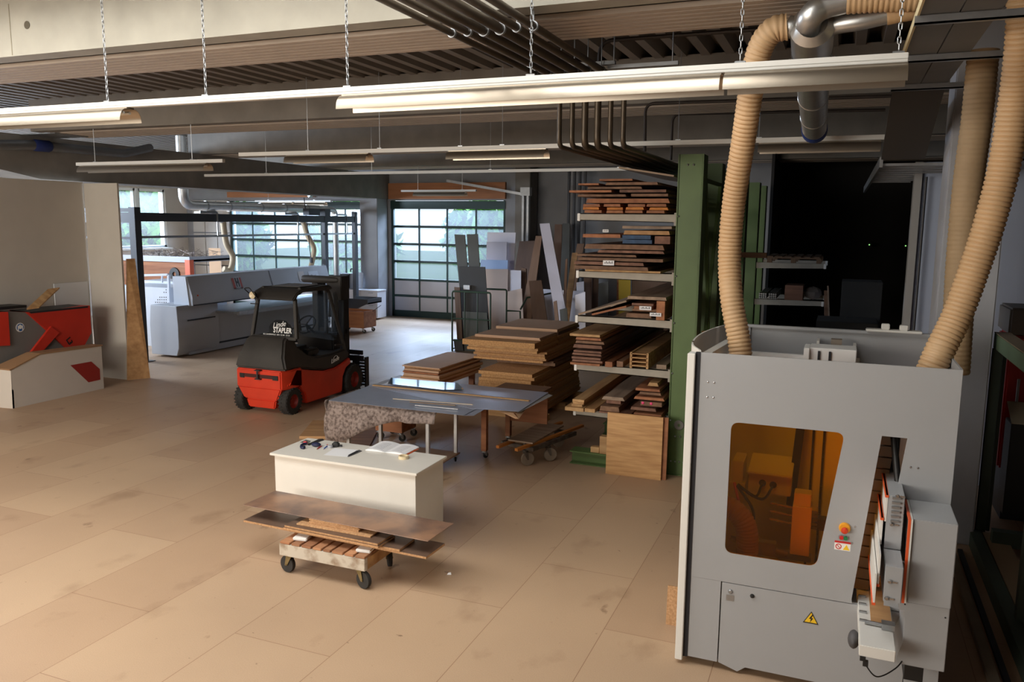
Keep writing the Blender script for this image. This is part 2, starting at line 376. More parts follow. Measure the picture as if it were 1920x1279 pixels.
# white sheet cladding between windows and wide gate
m = MB()
for k in range(3):
    for j in range(3): m.box(-21.0+k*.53, -20.5+k*.53, YB-.04, YB-.01, .3+j*1.12, 1.38+j*1.12)
struct(m.build('trim_5', whitewall))
# white partition around the press
struct(MB().box(-13.09, -13.04, 6.2, 11.05, 0, 3.64).build('partition_wall', mat('partition_board', (200, 193, 182), .85, var=.05, scale=3), smooth=0))
struct(MB().box(-13.02, -12.2, 11.05, 11.09, 0, 3.62).build('partition_wall', _mats['partition_board'], smooth=0))
# pale blue-grey panel wall beside the column
struct(MB().box(.80, 4.5, 10.5, 10.58, 0, 3.72).box(.80, 4.5, 10.492, 10.5, 2.29, 2.30).build('partition_wall', mat('blue_grey_panel', (172, 184, 208), .7, var=.05, scale=1.5), smooth=0))
store_shade = mat('painted_store_shade', (46, 43, 41), .9, var=.2, scale=2)  # near-black colour put in for the store's lack of light
struct(MB().box(-1.40, XR, 22.05, 22.19, 0, ZD).build('partition_wall', store_shade, smooth=0))  # added sheet, carries the painted darkness at the back of the store
struct(MB().box(-1.48, -1.42, 18.2, 22.19, 0, ZD).build('partition_wall', store_shade, smooth=0))  # added wall, keeps gate daylight out of the store
struct(MB().box(.72, .80, 10.44, 10.6, 0, 3.72).build('trim_6', mat('grey_edge', (150, 150, 150), .6), smooth=0))
# ================================================================== outside: lawn, trees
struct(MB().box(-60, 40, 22.6, 80, -.5, -.3).box(-80, -21.9, -20, 22.6, -.5, -.3).build('ground', mat('lawn', (96, 128, 66), .9, var=.3, scale=.8)))
leafm = mat('leaves', (124, 184, 72), .7, col2=(66, 118, 48), scale=1.2, rnd=.2)
barkm = mat('bark', (92, 78, 64), .9, var=.4, scale=8)
def tree(x, y, h, r, label, seed):
    rr = random.Random(seed); t = thing('tree', label, 'tree', (x, y, -.3), 0, 'trees outside the gates')
    MB().tube([(0, 0, 0), (.05, 0, h*.3), (0, .1, h*.7)], [.18, .14, .05], 8).build('trunk', barkm, t)
    m = MB()
    for k in range(3200):
        a = rr.uniform(0, 2*PI); u = rr.uniform(-1, 1); q = r*rr.uniform(.55, 1)*(1+.18*math.sin(5*a+seed)+.15*math.sin(4*u+2*a)); s_ = math.sqrt(1-u*u)
        c = Vector((q*s_*math.cos(a), q*s_*math.sin(a), h*.58+q*u*h*.46/r)); e = Vector((rr.uniform(-1, 1), rr.uniform(-1, 1), rr.uniform(-1, 1))).normalized()
        g = e.cross(Vector((0, .3, 1))).normalized(); ln = rr.uniform(.22, .46)
        m.add([c-e*ln, c+g*ln*.45, c+e*ln, c-g*ln*.45], [(0, 1, 2, 3)])
    m.build('crown', leafm, t, smooth=0)
for i, (x, y, h, r, lb) in enumerate([
    (-15.4, 34.5, 4.1, 1.6, 'green tree outside behind the left half of the tall gate'), (-12.0, 29.5, 3.6, 1.5, 'green tree outside seen through the right half of the tall gate'),
    (-8.2, 34, 4.2, 1.6, 'green tree outside behind the leaning white boards'), (-19.2, 29.6, 3.7, 1.5, 'green tree outside seen through the right half of the wide gate'),
    (-22.8, 34.5, 4.1, 1.6, 'green tree outside behind the middle panes of the wide gate'), (-26.6, 30.5, 3.8, 1.6, 'green tree outside behind the left panes of the wide gate'),
    (-27, 25.4, 6.8, 2.3, 'leafy tree outside filling the right pane of the side windows'),
    (-30, 19.4, 6.2, 2.2, 'leafy tree outside seen through the left pane of the side windows')]): tree(x, y, h, r, lb, i+3)
# ================================================================== shared things: boards, casters, wheels
rubber = mat('rubber', (52, 49, 46), .85, var=.3, scale=20)
blackpl = mat('black_plastic', (30, 29, 29), .5, var=.3, scale=3)
chrome = mat('chrome', (200, 200, 200), .2, metal=.95)
alu = mat('aluminium_profile', (206, 206, 206), .35, metal=.6)
cream = mat('cream_laminate', (228, 223, 213), .45, var=.04, scale=4)
whitep = mat('white_plastic', (236, 234, 230), .5)
paper = mat('paper', (238, 238, 240), .8)
ink = mat('ink', (60, 60, 66), .8)
def wood(name, a, b, rnd=.16, sc_=3.0, rough=.7): return mat(name, a, rough, col2=b, scale=sc_, stretch=(.35, 4, 4), rnd=rnd, detail=6)
particle = mat('particleboard', (196, 154, 112), .8, col2=(162, 120, 80), scale=60, rnd=.12, detail=3)
mdf = mat('mdf', (182, 144, 110), .75, var=.08, scale=5, rnd=.10)
oak = wood('oak_board', (200, 156, 108), (168, 124, 80), .1)
pine = wood('pine_board', (206, 166, 116), (172, 128, 82))
larch = wood('larch_board', (172, 114, 76), (136, 84, 54))
brownw = wood('brown_board', (140, 104, 78), (104, 74, 54))
greyw = wood('weathered_board', (170, 146, 124), (130, 108, 90))
redw = wood('red_brown_board', (138, 98, 78), (104, 70, 54))
orangeb = wood('orange_batten', (206, 132, 58), (176, 104, 40), .06)
def board(name, label, cat, group, c, L, W_, T, rz=0., m=None, ry=0., rx=0., rough=0., seed=0, bev=.0015):
    """a board lying with its underside centre at c, long side along its own x; rough: a waney, slightly bowed sawn board"""
    mb = MB()
    if rough > 0:
        rr = random.Random(seed*31+5); n = 8; ph = rr.uniform(0, 6); A = []; sl = rr.uniform(.1, .9)*T*rough
        for i in range(n+1):
            x = -L/2+L*i/n; w0 = W_/2+rr.uniform(-.008, .008)*rough; w1 = W_/2-sl+rr.uniform(-.012, .012)*rough; dz = .004*rough*math.sin(ph+3*i/n)+.004*rough
            A += [(x, -w0, dz), (x, w0, dz), (x, w1, dz+T), (x, -w1, dz+T)]
        fs = []
        for i in range(n): fs += [(i*4+k, i*4+(k+1) % 4, i*4+4+(k+1) % 4, i*4+4+k) for k in range(4)]
        fs += [(3, 2, 1, 0), (n*4, n*4+1, n*4+2, n*4+3)]; mb.add(A, fs)
        o = mb.build(name, m, None, loc=c, rot=(rx, ry, rz), smooth=0)
    else:
        o = mb.box(-L/2, L/2, -W_/2, W_/2, 0, T).build(name, m, None, bevel=bev, loc=c, rot=(rx, ry, rz), seg=1)
    return tag(o, label, cat, group)
def slab(name, label, cat, group, a, b, d, zt, T, m, bev=.0015):
    """board whose top face at height zt has the corners seen at pixels a (near left), b (near right) and d (far left)"""
    A = atz(*a, zt); B = atz(*b, zt); D = atz(*d, zt); u = (B-A); L = u.length; u.normalize(); v = Vector((-u.y, u.x, 0)); W_ = (D-A).dot(v)
    c = A+u*L/2+v*W_/2; c.z = zt-T
    return board(name, label, cat, group, c, L, W_, T, math.atan2(u.y, u.x), m, bev=bev)
def wheel(parent, c, ax, r, w_, hub=None, rim=None, name='wheel', tread=False):
    """tyre with a rounded section, and a dished rim as its sub-part; c centre, ax axle direction (outer side); parent-local"""
    h = w_/2
    mb = MB().lathe([(r*.55, -h), (r*.9, -h), (r*.985, -h*.8), (r, -h*.4), (r, h*.4), (r*.985, h*.8), (r*.9, h), (r*.55, h), (r*.55, -h)], c, ax, 28)
    if tread:
        axv = Vector(ax).normalized(); u = axv.cross(Vector((0, 0, 1))).normalized(); v = axv.cross(u)
        for k in range(22):
            a = 2*PI*k/22; dr = u*math.cos(a)+v*math.sin(a); tg = axv.cross(dr)
            cc = Vector(c)+dr*r*.99
            for s_ in (-1, 1): mb.bar(cc+axv*s_*h*.12+tg*.008*s_, cc+axv*s_*h*.98-tg*.012*s_, r*.11, r*.07, dr)
    t = mb.build(name, rubber, parent)
    MB().lathe([(1e-4, h*.35), (r*.18, h*.4), (r*.2, h*.2), (r*.42, h*.25), (r*.52, h*.75), (r*.57, h*.8), (r*.57, -h*.8), (1e-4, -h*.8)], c, ax, 24).build('rim', rim or galv, t)
    return t
def caster(parent, x, y, ztop, r, rz=0., w_=.03, wm=None, trail=.03, fork=None):
    """swivel caster under height ztop at x, y in the parent's own space"""
    d = Vector((math.cos(rz), math.sin(rz), 0)); ax = Vector((-d.y, d.x, 0)); cc = Vector((x, y, r))+d*trail
    f = MB(); f.cyl((x, y, ztop-.012), (x, y, ztop), .035, n=12).cyl((x, y, r*2+.004), (x, y, ztop), .022, n=12)
    for s_ in (-1, 1):
        o_ = ax*s_*(w_/2+.006)
        f.prism([Vector((x, y, 2*r+.006))-d*.03+o_, Vector((x, y, 2*r+.006))+d*.03+o_, cc+d*.012+o_-Vector((0, 0, .008)), cc-d*.012+o_-Vector((0, 0, .008))], ax*s_*.004)
    f.cyl(cc-ax*(w_/2+.014), cc+ax*(w_/2+.014), .008, n=8)
    f.box(x-.03, x+.03, y-.03, y+.03, 2*r+.003, 2*r+.01)
    k = f.build('caster', fork or galv, parent)
    MB().lathe([(1e-4, -w_/2), (r*.45, -w_/2), (r*.95, -w_/2), (r, -w_*.25), (r, w_*.25), (r*.95, w_/2), (r*.45, w_/2), (1e-4, w_/2)], cc, ax, 22).build('wheel', wm or rubber, k)
    return k
def text(name, body, size, m, parent, M4, ext=.0015, bold=0., align='CENTER', sx=1.):
    """flat lettering as a mesh, M4 the placing matrix in the parent's space (x reading direction, y up)"""
    cu = bpy.data.curves.new(name, 'FONT'); cu.body = body; cu.size = size; cu.extrude = ext; cu.offset = bold; cu.align_x = align; cu.align_y = 'CENTER'; cu.resolution_u = 3
    t = bpy.data.objects.new(name, cu); C.objects.link(t); dg = bpy.context.evaluated_depsgraph_get(); me = bpy.data.meshes.new_from_object(t.evaluated_get(dg))
    bpy.data.objects.remove(t); me.transform(M4 @ Matrix.Diagonal((sx, 1, 1, 1))); me.materials.clear(); me.materials.append(m)
    o = bpy.data.objects.new(name, me); C.objects.link(o); o.parent = parent; WM[o.name] = WM[parent.name]; return o
def frame3(o, x, y):
    x = Vector(x).normalized(); y = Vector(y); z = x.cross(y).normalized(); y = z.cross(x); o = Vector(o)
    return Matrix(((x.x, y.x, z.x, o.x), (x.y, y.y, z.y, o.y), (x.z, y.z, z.z, o.z), (0, 0, 0, 1)))
# ================================================================== forklift
redp = mat('forklift_red', (224, 62, 34), .42, var=.22, scale=2.2, detail=6)
fkblack = mat('forklift_black', (60, 56, 52), .55, var=.35, scale=3, detail=6)
glassm = pane_mat('cab_glass', .06, (.78, .81, .83, 1))
F = thing('forklift', 'red and black forklift truck with closed cab parked on the open floor', 'forklift', (-8.22, 10.9, 0))
def fx(m_, nm, mt_, par=F, **k): return m_.build(nm, mt_, par, W=True, **k)
X0, X1 = -8.72, -7.74
# counterweight and chassis
m = MB()
m.prism([(X0+.07, 9.90, .40), (X1-.07, 9.90, .40), (X1, 10.06, .40), (X1, 10.34, .40), (X0, 10.34, .40), (X0, 10.06, .40)], (0, 0, .30))
def loft(m_, A, B):
    n = len(A); m_.add(list(A)+list(B), [list(range(n))[::-1], list(range(n, 2*n))]+[(i, (i+1) % n, n+(i+1) % n, n+i) for i in range(n)])
loft(m, [(-8.47, 9.93, .09), (-7.97, 9.93, .09), (-7.97, 10.6, .09), (-8.47, 10.6, .09)], [(-8.50, 9.915, .23), (-7.93, 9.915, .23), (-7.93, 10.6, .23), (-8.50, 10.6, .23)])
loft(m, [(-8.53, 9.905, .23), (-7.9, 9.905, .23), (-7.9, 10.6, .23), (-8.53, 10.6, .23)], [(X0+.07, 9.90, .42), (X1-.07, 9.90, .42), (X1-.1, 10.6, .42), (X0+.1, 10.6, .42)])
side = [(10.20, .70), (10.6, .61), (10.93, .545), (11.25, .545), (11.5, .60), (11.68, .66), (11.72, .55), (11.56, .49), (11.47, .36), (11.43, .10), (10.44, .10), (10.40, .27), (10.27, .40), (10.06, .45), (9.98, .45)]
m.prism([(X1, y, z) for y, z in side], (X0-X1, 0, 0))
cw = fx(m, 'counterweight', redp, bevel=.018); part(cw, 'red counterweight and chassis')
m = MB().box(-8.60, -7.86, 9.893, 9.93, .56, .635)
fx(m, 'rear_recess', mat('recess_shade', (70, 24, 16), .7), cw, bevel=.01)  # proud dark red box, the recess's shade is put into its colour
for a_, b_ in ((-8.58, -8.50), (-7.96, -7.86)): fx(MB().box(a_, b_, 9.888, 9.95, .555, .625), 'lifting_slot', blackpl, cw)  # black boxes in place of the slot openings, their shade in the colour
m = MB().cyl((-8.22, 9.86, .56), (-8.22, 9.86, .70), .014, n=8).box(-8.27, -8.17, 9.85, 9.91, .685, .70).box(-8.27, -8.17, 9.85, 9.91, .55, .565)
fx(m, 'tow_pin', steel_dk, cw)
# black bonnet with the driver's recess cut in its sides
pr = [(9.93, .70), (9.95, .90), (10.08, 1.15), (10.16, 1.20), (10.33, 1.18), (10.38, 1.02), (10.50, .88), (10.72, .815), (11.10, .80), (11.50, .83), (11.66, .78), (11.68, .67), (11.5, .615), (11.25, .56), (10.93, .56), (10.6, .625), (10.20, .71)]
m = MB(); xs = [(X0+.03, .0), (X0, .5), (X1, .5), (X1-.03, 0)]
def prr(x, k): return [(x+(k*(z-.7)*(1 if x < -8.2 else -1)*.28 if y < 10.4 else 0), y, z) for y, z in pr]
loft(m, prr(X0, 1), prr(X1, 1))
bon = fx(m, 'bonnet', fkblack, bevel=.03, seg=3); part(bon, 'black plastic bonnet and side covers')
# seat, floor, dashboard, wheel
m = MB().box(-8.5, -7.95, 10.36, 10.85, .83, .98).prism([(-8.40, 10.36, .98), (-7.96, 10.36, .98), (-7.96, 10.36, 1.30), (-8.02, 10.36, 1.39), (-8.10, 10.36, 1.42), (-8.26, 10.36, 1.42), (-8.34, 10.36, 1.39), (-8.40, 10.36, 1.30)], (0, .09, 0))
fx(m, 'seat', mat('seat_vinyl', (28, 28, 30), .6), bevel=.04, seg=3)
m = MB().box(-8.02, -7.84, 10.62, 10.95, .82, .93)
fx(m, 'side_console', blackpl, bevel=.025)
fx(MB().box(-8.60, -7.86, 11.36, 11.6, .8, 1.10), 'dashboard', blackpl, bevel=.025)
m = MB().cyl((-8.24, 11.42, 1.06), (-8.24, 11.16, 1.25), .025); c_ = Vector((-8.24, 11.15, 1.26)); ax = Vector((0, -.8, .6))
rg = m.ring(c_, ax, .17, 20); m.tube(rg+[rg[0]], .014, 8)
for k in range(3): m.bar(c_, rg[k*7 % 20], .03, .012)
fx(m, 'steering_wheel', blackpl)
m = MB().cyl((-7.92, 11.3, 1.1), (-7.9, 11.26, 1.32), .012).sphere((-7.9, 11.26, 1.34), .03)
fx(m, 'control_lever', blackpl)
# cab: pillars, roof, glazing
m = MB()
PR = [(-8.57, 10.20, 1.17), (-8.50, 10.29, 1.78), (-7.80, 10.29, 1.78), (-7.72, 10.20, 1.17)]
for a, b in ((0, 1), (3, 2)): m.bar(PR[a], PR[b], .055, .05, (0, 1, 0))
for x, xt in ((-8.66, -8.50), (-7.78, -7.80)):
    m.tube(bend([(x, 11.62, .74), (xt, 11.16, 1.88), (xt, 10.4, 1.92)], .1), .032, 8)
    m.bar((x, 11.3, .92), (x, 11.55, .90), .03, .03)
m.bar(PR[0], PR[3], .05, .05)
fx(m, 'cab_frame', fkblack, bevel=.006)
m = MB(); rp = [(10.16, 1.76), (10.18, 1.80), (10.28, 1.885), (10.42, 1.93), (11.12, 1.945), (11.22, 1.90), (11.22, 1.87), (10.45, 1.88), (10.3, 1.83), (10.24, 1.76)]
loft(m, [(-8.56, y, z) for y, z in rp], [(-7.74, y, z) for y, z in rp])
fx(m, 'roof', fkblack, bevel=.02, seg=3)
m = MB().prism([(-8.40, 10.5, 1.947), (-7.88, 10.5, 1.947), (-7.88, 11.08, 1.949), (-8.40, 11.08, 1.949)], (0, 0, .004))
fx(m, 'roof_panel', mat('roof_grey', (120, 114, 108), .5), F)
m = MB().prism([Vector(PR[0])+Vector((.02, 0, .03)), Vector(PR[3])+Vector((-.02, 0, .03)), Vector(PR[2])+Vector((-.02, 0, 0)), Vector(PR[1])+Vector((.02, 0, 0))], (0, .006, 0))
rw = fx(m, 'rear_window', glassm); part(rw, 'rear window with white lettering')
m = MB().prism([(-7.79, 10.36, 1.2), (-7.79, 11.3, 1.0), (-7.79, 11.42, 1.02), (-7.80, 11.14, 1.82), (-7.80, 10.34, 1.82)], (-.005, 0, 0))
fx(m, 'side_window', pane_mat('side_glass', .02, (.82, .85, .87, 1)))
wl = mat('white_lettering', (245, 245, 242), .6)
inv = WM[F.name].inverted()
up = (Vector(PR[1])-Vector(PR[0])).normalized(); up.x = 0
text('lettering', 'STAPLER', .115, wl, rw, inv @ frame3((-7.99, 10.206, 1.285), (1, 0, 0), up), bold=.003, sx=.78)
ld = frame3((-8.05, 10.219, 1.375), (1, .0, .18), up)
text('lettering', 'Linde', .115, wl, rw, inv @ ld @ Matrix(((1, .35, 0, 0), (0, 1, 0, 0), (0, 0, 1, 0), (0, 0, 0, 1))))
text('lettering', 'AU UNTERWEGS  089 / 52 84 - 53 23', .032, wl, rw, inv @ frame3((-8.10, 10.197, 1.215), (1, 0, 0), up))
text('lettering', 'Linde', .105, wl, bon, inv @ frame3((X1+.004, 11.24, .685), (0, 1, .16), (0, 0, 1)) @ Matrix(((1, .35, 0, 0), (0, 1, 0, 0), (0, 0, 1, 0), (0, 0, 0, 1))), ext=.003)
m = MB(); m.tube([Vector((X1+.004, 11.26+.075*math.cos(a), .68+.07*math.sin(a))) for a in [PI*k/10 for k in range(11)]], .004, 6); fx(m, 'emblem_arc', wl, bon)
# work lamp with its bent guard
m = MB().lathe([(1e-4, 0), (.03, 0), (.055, .05), (.062, .085), (.058, .09)], (-8.44, 10.16, 1.83), (0, -1, 0), 18)
wlp = fx(m, 'work_lamp', steel_dk)
m = MB().lathe([(1e-4, .075), (.03, .082), (.057, .088), (.057, .07)], (-8.44, 10.16, 1.83), (0, -1, 0), 18); fx(m, 'lamp_glass', mat('lamp_lens', (222, 205, 170), .25), wlp)
m = MB().tube(bend([(-8.58, 10.24, 1.80), (-8.60, 10.08, 1.93), (-8.46, 10.04, 1.95), (-8.32, 10.05, 1.78), (-8.30, 10.06, 1.70), (-8.48, 10.08, 1.70)], .04), .008, 6); fx(m, 'lamp_guard', blackpl, wlp)
# wheels
redrim = mat('rim_red', (168, 44, 30), .5, var=.3, scale=8)
for nm, c_, ax, r, w_ in (('rear', (-7.80, 10.10, .205), (1, 0, 0), .205, .16), ('rear', (-8.64, 10.10, .205), (-1, 0, 0), .205, .16), ('front', (-7.80, 11.78, .255), (1, 0, 0), .255, .19), ('front', (-8.64, 11.78, .255), (-1, 0, 0), .255, .19)):
    c2 = inv @ Vector(c_); wheel(F, c2, ax, r, w_, rim=redrim, tread=True)
for s_ in (0, 1):
    m = MB(); x0 = -7.86 if s_ else -8.72
    for k in range(7):
        a0 = PI*(.05+.8*k/7); a1 = PI*(.05+.8*(k+1)/7); p = lambda a: (x0, 11.78-.285*math.cos(a), .255+.285*math.sin(a))
        m.bar(p(a0), p(a1), .14, .012, (0, math.cos(a0), -math.sin(a0)))
    fx(m, 'mudguard', blackpl)
# mast, hoses, carriage and forks
m = MB()
for x in (-8.62, -8.08):
    m.box(x-.06, x+.06, 11.94, 12.06, .06, 2.0).box(x-.03 if x < -8.3 else x-.09, x+.09 if x < -8.3 else x+.03, 12.07, 12.15, .05, 1.98)
m.box(-8.68, -8.02, 11.97, 12.03, 1.0, 1.1).box(-8.68, -8.02, 11.95, 12.05, 1.90, 2.0).box(-8.66, -8.04, 12.06, 12.14, .1, .2)
mast = fx(m, 'mast', mat('mast_black', (24, 23, 23), .55), bevel=.008)
m = MB().cyl((-8.42, 11.98, .2), (-8.42, 11.98, 1.85), .035).cyl((-8.26, 11.98, .2), (-8.26, 11.98, 1.6), .045)
fx(m, 'lift_cylinder', steel_dk, mast)
m = MB()
for k in range(3): m.tube(spline([(-8.20+.04*k, 11.9, 1.1), (-8.14+.03*k, 11.84, 1.5), (-8.18+.03*k, 11.86, 1.78), (-8.3+.03*k, 11.95, 1.7-.05*k), (-8.34+.03*k, 11.95, 1.3)], 6), .014, 6)
fx(m, 'hydraulic_hose', rubber, mast)
m = MB().lathe([(.02, 0), (.055, .015), (.065, .05), (.065, .70), (.055, .78), (.02, .8)], (-8.84, 11.88, 1.965), (1, 0, 0), 14).box(-8.3, -8.0, 11.84, 12.1, 1.62, 2.03)
fx(m, 'hose_bundle', fkblack, mast, bevel=.01)
m = MB()
for z in (.12, .5): m.box(-8.74, -7.80, 12.17, 12.22, z, z+.1)
for x in (-8.66, -7.96): m.box(x-.05, x+.05, 12.16, 12.24, .03, .6)
m.box(-8.70, -7.80, 12.165, 12.2, .62, .70)
car = fx(m, 'fork_carriage', steel_dk, bevel=.006)
for x in (-8.62, -8.25):
    m = MB().box(x-.06, x+.06, 12.225, 12.27, .035, .62).prism([(x-.06, 12.225, .02), (x-.06, 12.225, .062), (x-.06, 12.95, .04), (x-.06, 12.95, .02)], (.12, 0, 0)); fx(m, 'fork', steel_dk, car, bevel=.004)
m = MB()
for k in range(9): m.box(-7.93, -7.75, 12.20, 12.26, .06+k*.055, .095+k*.055)
m.box(-7.96, -7.93, 12.18, 12.28, .03, .6).box(-7.77, -7.74, 12.18, 12.28, .03, .58); fx(m, 'load_guard', blackpl, car)
# ================================================================== white work desk and what lies on it
D = thing('work_desk', 'cream-white panel desk with tools and an open book on top', 'desk', (-4.22, 6.46, 0))
def dx(m_, nm, mt_, **k): return m_.build(nm, mt_, D, W=True, **k)
dx(MB().box(-5.03, -3.41, 6.17, 6.78, .728, .75), 'desktop', cream, bevel=.002)
dx(MB().box(-5.0, -3.44, 6.205, 6.225, .02, .728), 'front_panel', cream, bevel=.002)
for x in (-5.0, -3.462): dx(MB().box(x, x+.02, 6.226, 6.76, 0, .728), 'side_panel', cream, bevel=.002)
dx(MB().box(-4.98, -3.465, 6.56, 6.578, .45, .727), 'back_rail', cream, bevel=.002)
zt = .7505
def at6(x, y): return atz(430+x/3.7617, 790+y/3.7617, zt)
def flat(name, label, cat, px, th, m_, group=None, z=None):
    ps = [at6(*p) for p in px]; z = zt if z is None else z
    mb = MB().prism([(p.x, p.y, z) for p in ps], (0, 0, th)); c_ = sum(ps, Vector())/len(ps); c_.z = z
    return tag(mb.build(name, m_, None, W=True, loc=c_, smooth=0), label, cat, group)
flat('paper_sheet', 'blank white sheet of paper lying on the cream desk', 'paper', [(665, 238), (835, 252), (905, 202), (745, 188)], .0006, paper)
flat('paper_sheet', 'small printed grey card lying at the back left corner of the desk', 'paper', [(498, 150), (560, 158), (575, 138), (540, 130)], .0008, mat('printed_grey', (130, 128, 120), .7, col2=(60, 66, 56), scale=40))
# utility cutter: dark blade body with a curved blue-red grip
t = thing('hand_saw', 'black-bladed cutter with blue and red grip on the desk', 'hand tool', tuple(at6(590, 165)))
m = MB().prism([at6(548, 165), at6(562, 172), at6(668, 134), at6(660, 126), at6(632, 127)], (0, 0, .004)); m.build('blade', mat('dark_blade', (56, 54, 52), .4, metal=.4), t, W=True)
pts = [at6(545, 166), at6(522, 170), at6(508, 180), at6(508, 193), at6(522, 197), at6(530, 190)]
MB().tube([p+Vector((0, 0, .013)) for p in spline(pts, 4)], .0125, 8).build('grip', mat('navy_plastic', (34, 38, 70), .5), t, W=True)
MB().cyl(at6(526, 158)+Vector((0, 0, .013)), at6(548, 160)+Vector((0, 0, .013)), .0132).build('red_band', mat('red_plastic', (190, 40, 44), .5), t, W=True)
# oval dark blue tool (measuring tape body)
m = MB().sphere(at6(613, 178)+Vector((0, 0, .021)), .05, 14, (1.05, .75, .42)); tag(m.build('utility_knife', _mats['navy_plastic'], None, W=True, loc=tuple(at6(613, 178))), 'oval navy blue tool on the desk beside the red pencil', 'hand tool')
def pen(nm, label, a, b, col, tip):
    A = at6(*a)+Vector((0, 0, .0055)); B = at6(*b)+Vector((0, 0, .0055)); t = thing(nm, label, 'pencil' if nm == 'pencil' else 'pen', (A.x, A.y, zt))
    d = (B-A).normalized(); MB().cyl(A, B-d*.02, .005, n=6).build('barrel', col, t, W=True); MB().cyl(B-d*.02, B, .005, .0008, n=6).build('tip', tip, t, W=True)
pen('pencil', 'red pencil lying between the navy tool and the paper', (650, 178), (614, 202), _mats['red_plastic'], oak)
pen('pen', 'short bright blue pen lying beside the red pencil', (690, 178), (660, 202), mat('blue_plastic', (40, 96, 190), .4), paper)
pen('pen', 'thin white pen lying behind the blue pen on the desk', (655, 172), (700, 168), whitep, _mats['red_plastic'])
m = MB().lathe([(.006, 0), (.024, 0), (.026, .004), (.026, .02), (.02, .024), (.006, .024), (.006, 0)], at6(712, 187), (0, 0, 1), 18); tag(m.build('knob', mat('pale_grey_plastic', (178, 180, 186), .4), None, W=True, loc=tuple(at6(712, 187))), 'round pale grey disc beside the black scanner on the desk', 'disc')
c_ = at6(752, 178); t = thing('tape_measure', 'black boxy tape measure with short hooked tape on the desk', 'tape measure', tuple(c_), .3)
MB().box(-.035, .035, -.03, .03, 0, .045).build('case', mat('charcoal', (46, 50, 46), .6), t, bevel=.012, seg=3)
MB().lathe([(.026, 0), (.03, .004), (1e-4, .006)], (0, -.031, .023), (0, -1, 0), 16).build('badge', blackpl, t)
MB().box(.034, .062, -.01, .01, .004, .02).box(.058, .062, -.012, .012, 0, .02).build('tape', steel_dk, t)
# folding rule in a sharp V beside the paper
t = thing('sliding_bevel', 'dark steel square lying on the right edge of the paper', 'measuring tool', tuple(at6(880, 225)))
MB().prism([at6(832, 250), at6(842, 252), at6(936, 212), at6(915, 203)], (0, 0, .004)).build('blade', mat('tool_steel', (120, 118, 118), .35, metal=.6), t, W=True)
MB().prism([at6(838, 244), at6(846, 247), at6(912, 216), at6(900, 212)], (0, 0, .009)).build('stock', steel_dk, t, W=True)
# open ring-bound book
t = thing('open_book', 'open book with orange cover edges lying on the desk', 'book', tuple(at6(1180, 195)))
def page(pl, name, mt_, lift, nx=8):
    """pl: spine near, spine far, outer far, outer near"""
    a, b, c_, d = [at6(*p) for p in pl]; mb = MB(); vs = []
    for i in range(nx+1):
        u = i/nx; h = lift*math.sin(PI*min(1, .15+.85*(1-u)))*.9+.003
        p = a.lerp(d, u); q = b.lerp(c_, u); vs += [(p.x, p.y, zt+h), (q.x, q.y, zt+h)]
    for i in range(nx+1):
        u = i/nx; p = a.lerp(d, u); q = b.lerp(c_, u); vs += [(p.x, p.y, zt+.002), (q.x, q.y, zt+.002)]
    n = 2*(nx+1); fs = [(2*i, 2*i+1, 2*i+3, 2*i+2) for i in range(nx)]+[(n+2*i, n+2*i+2, n+2*i+3, n+2*i+1) for i in range(nx)]+[(2*i, 2*i+2, n+2*i+2, n+2*i) for i in range(nx)]+[(2*i+1, n+2*i+1, n+2*i+3, 2*i+3) for i in range(nx)]+[(0, n, n+1, 1), (2*nx, 2*nx+1, n+2*nx+1, n+2*nx)]
    return mb.add(vs, fs).build(name, mt_, t, W=True)
MB().prism([at6(1030, 207), at6(1245, 245), at6(1338, 196), at6(1140, 150)], (0, 0, .002)).build('cover', mat('orange_cover', (214, 100, 54), .5), t, W=True)
p1_ = page([(1098, 222), (1205, 163), (1070, 150), (960, 208)], 'left_page', paper, .022)
p2_ = page([(1098, 222), (1205, 163), (1338, 190), (1235, 243)], 'right_page', paper, .022)
for (A, B, c_, d) in (((1098, 222), (1205, 163), (1070, 150), (960, 208)), ((1098, 222), (1205, 163), (1338, 190), (1235, 243))):
    lines = MB()
    for k in range(7):
        v = .15+.1*k; sp = at6(*A).lerp(at6(*B), v); ou = at6(*d).lerp(at6(*c_), v); n_ = (at6(*B)-at6(*A)).normalized()*.006
        for i in range(2, 6):
            u0, u1 = i/8, (i+1)/8; h = lambda u: .022*math.sin(PI*min(1, .15+.85*(1-u)))*.9+.0036
            a = sp.lerp(ou, u0); b = sp.lerp(ou, u1); lines.add([(a.x, a.y, zt+h(u0)), (b.x, b.y, zt+h(u1)), (b.x+n_.x, b.y+n_.y, zt+h(u1)), (a.x+n_.x, a.y+n_.y, zt+h(u0))], [(0, 1, 2, 3)])
    lines.build('printed_lines', mat('grey_print', (150, 150, 160), .8), t, W=True, smooth=0)
m = MB().prism([at6(1205, 246), at6(1225, 250), at6(1320, 205), at6(1300, 205)], (0, 0, .006)); m.build('index_tab', _mats['orange_cover'], t, W=True)
m = MB().lathe([(.038, 0), (.05, 0), (.05, .028), (.038, .028), (.038, 0)], at6(1222, 266)-Vector((0, -.02, 0)), (0, 0, 1), 26); tag(m.build('tape_roll', mat('masking_tape', (224, 206, 170), .6), None, W=True, loc=tuple(at6(1222, 266)), ), 'roll of cream masking tape beside the open book', 'tape')
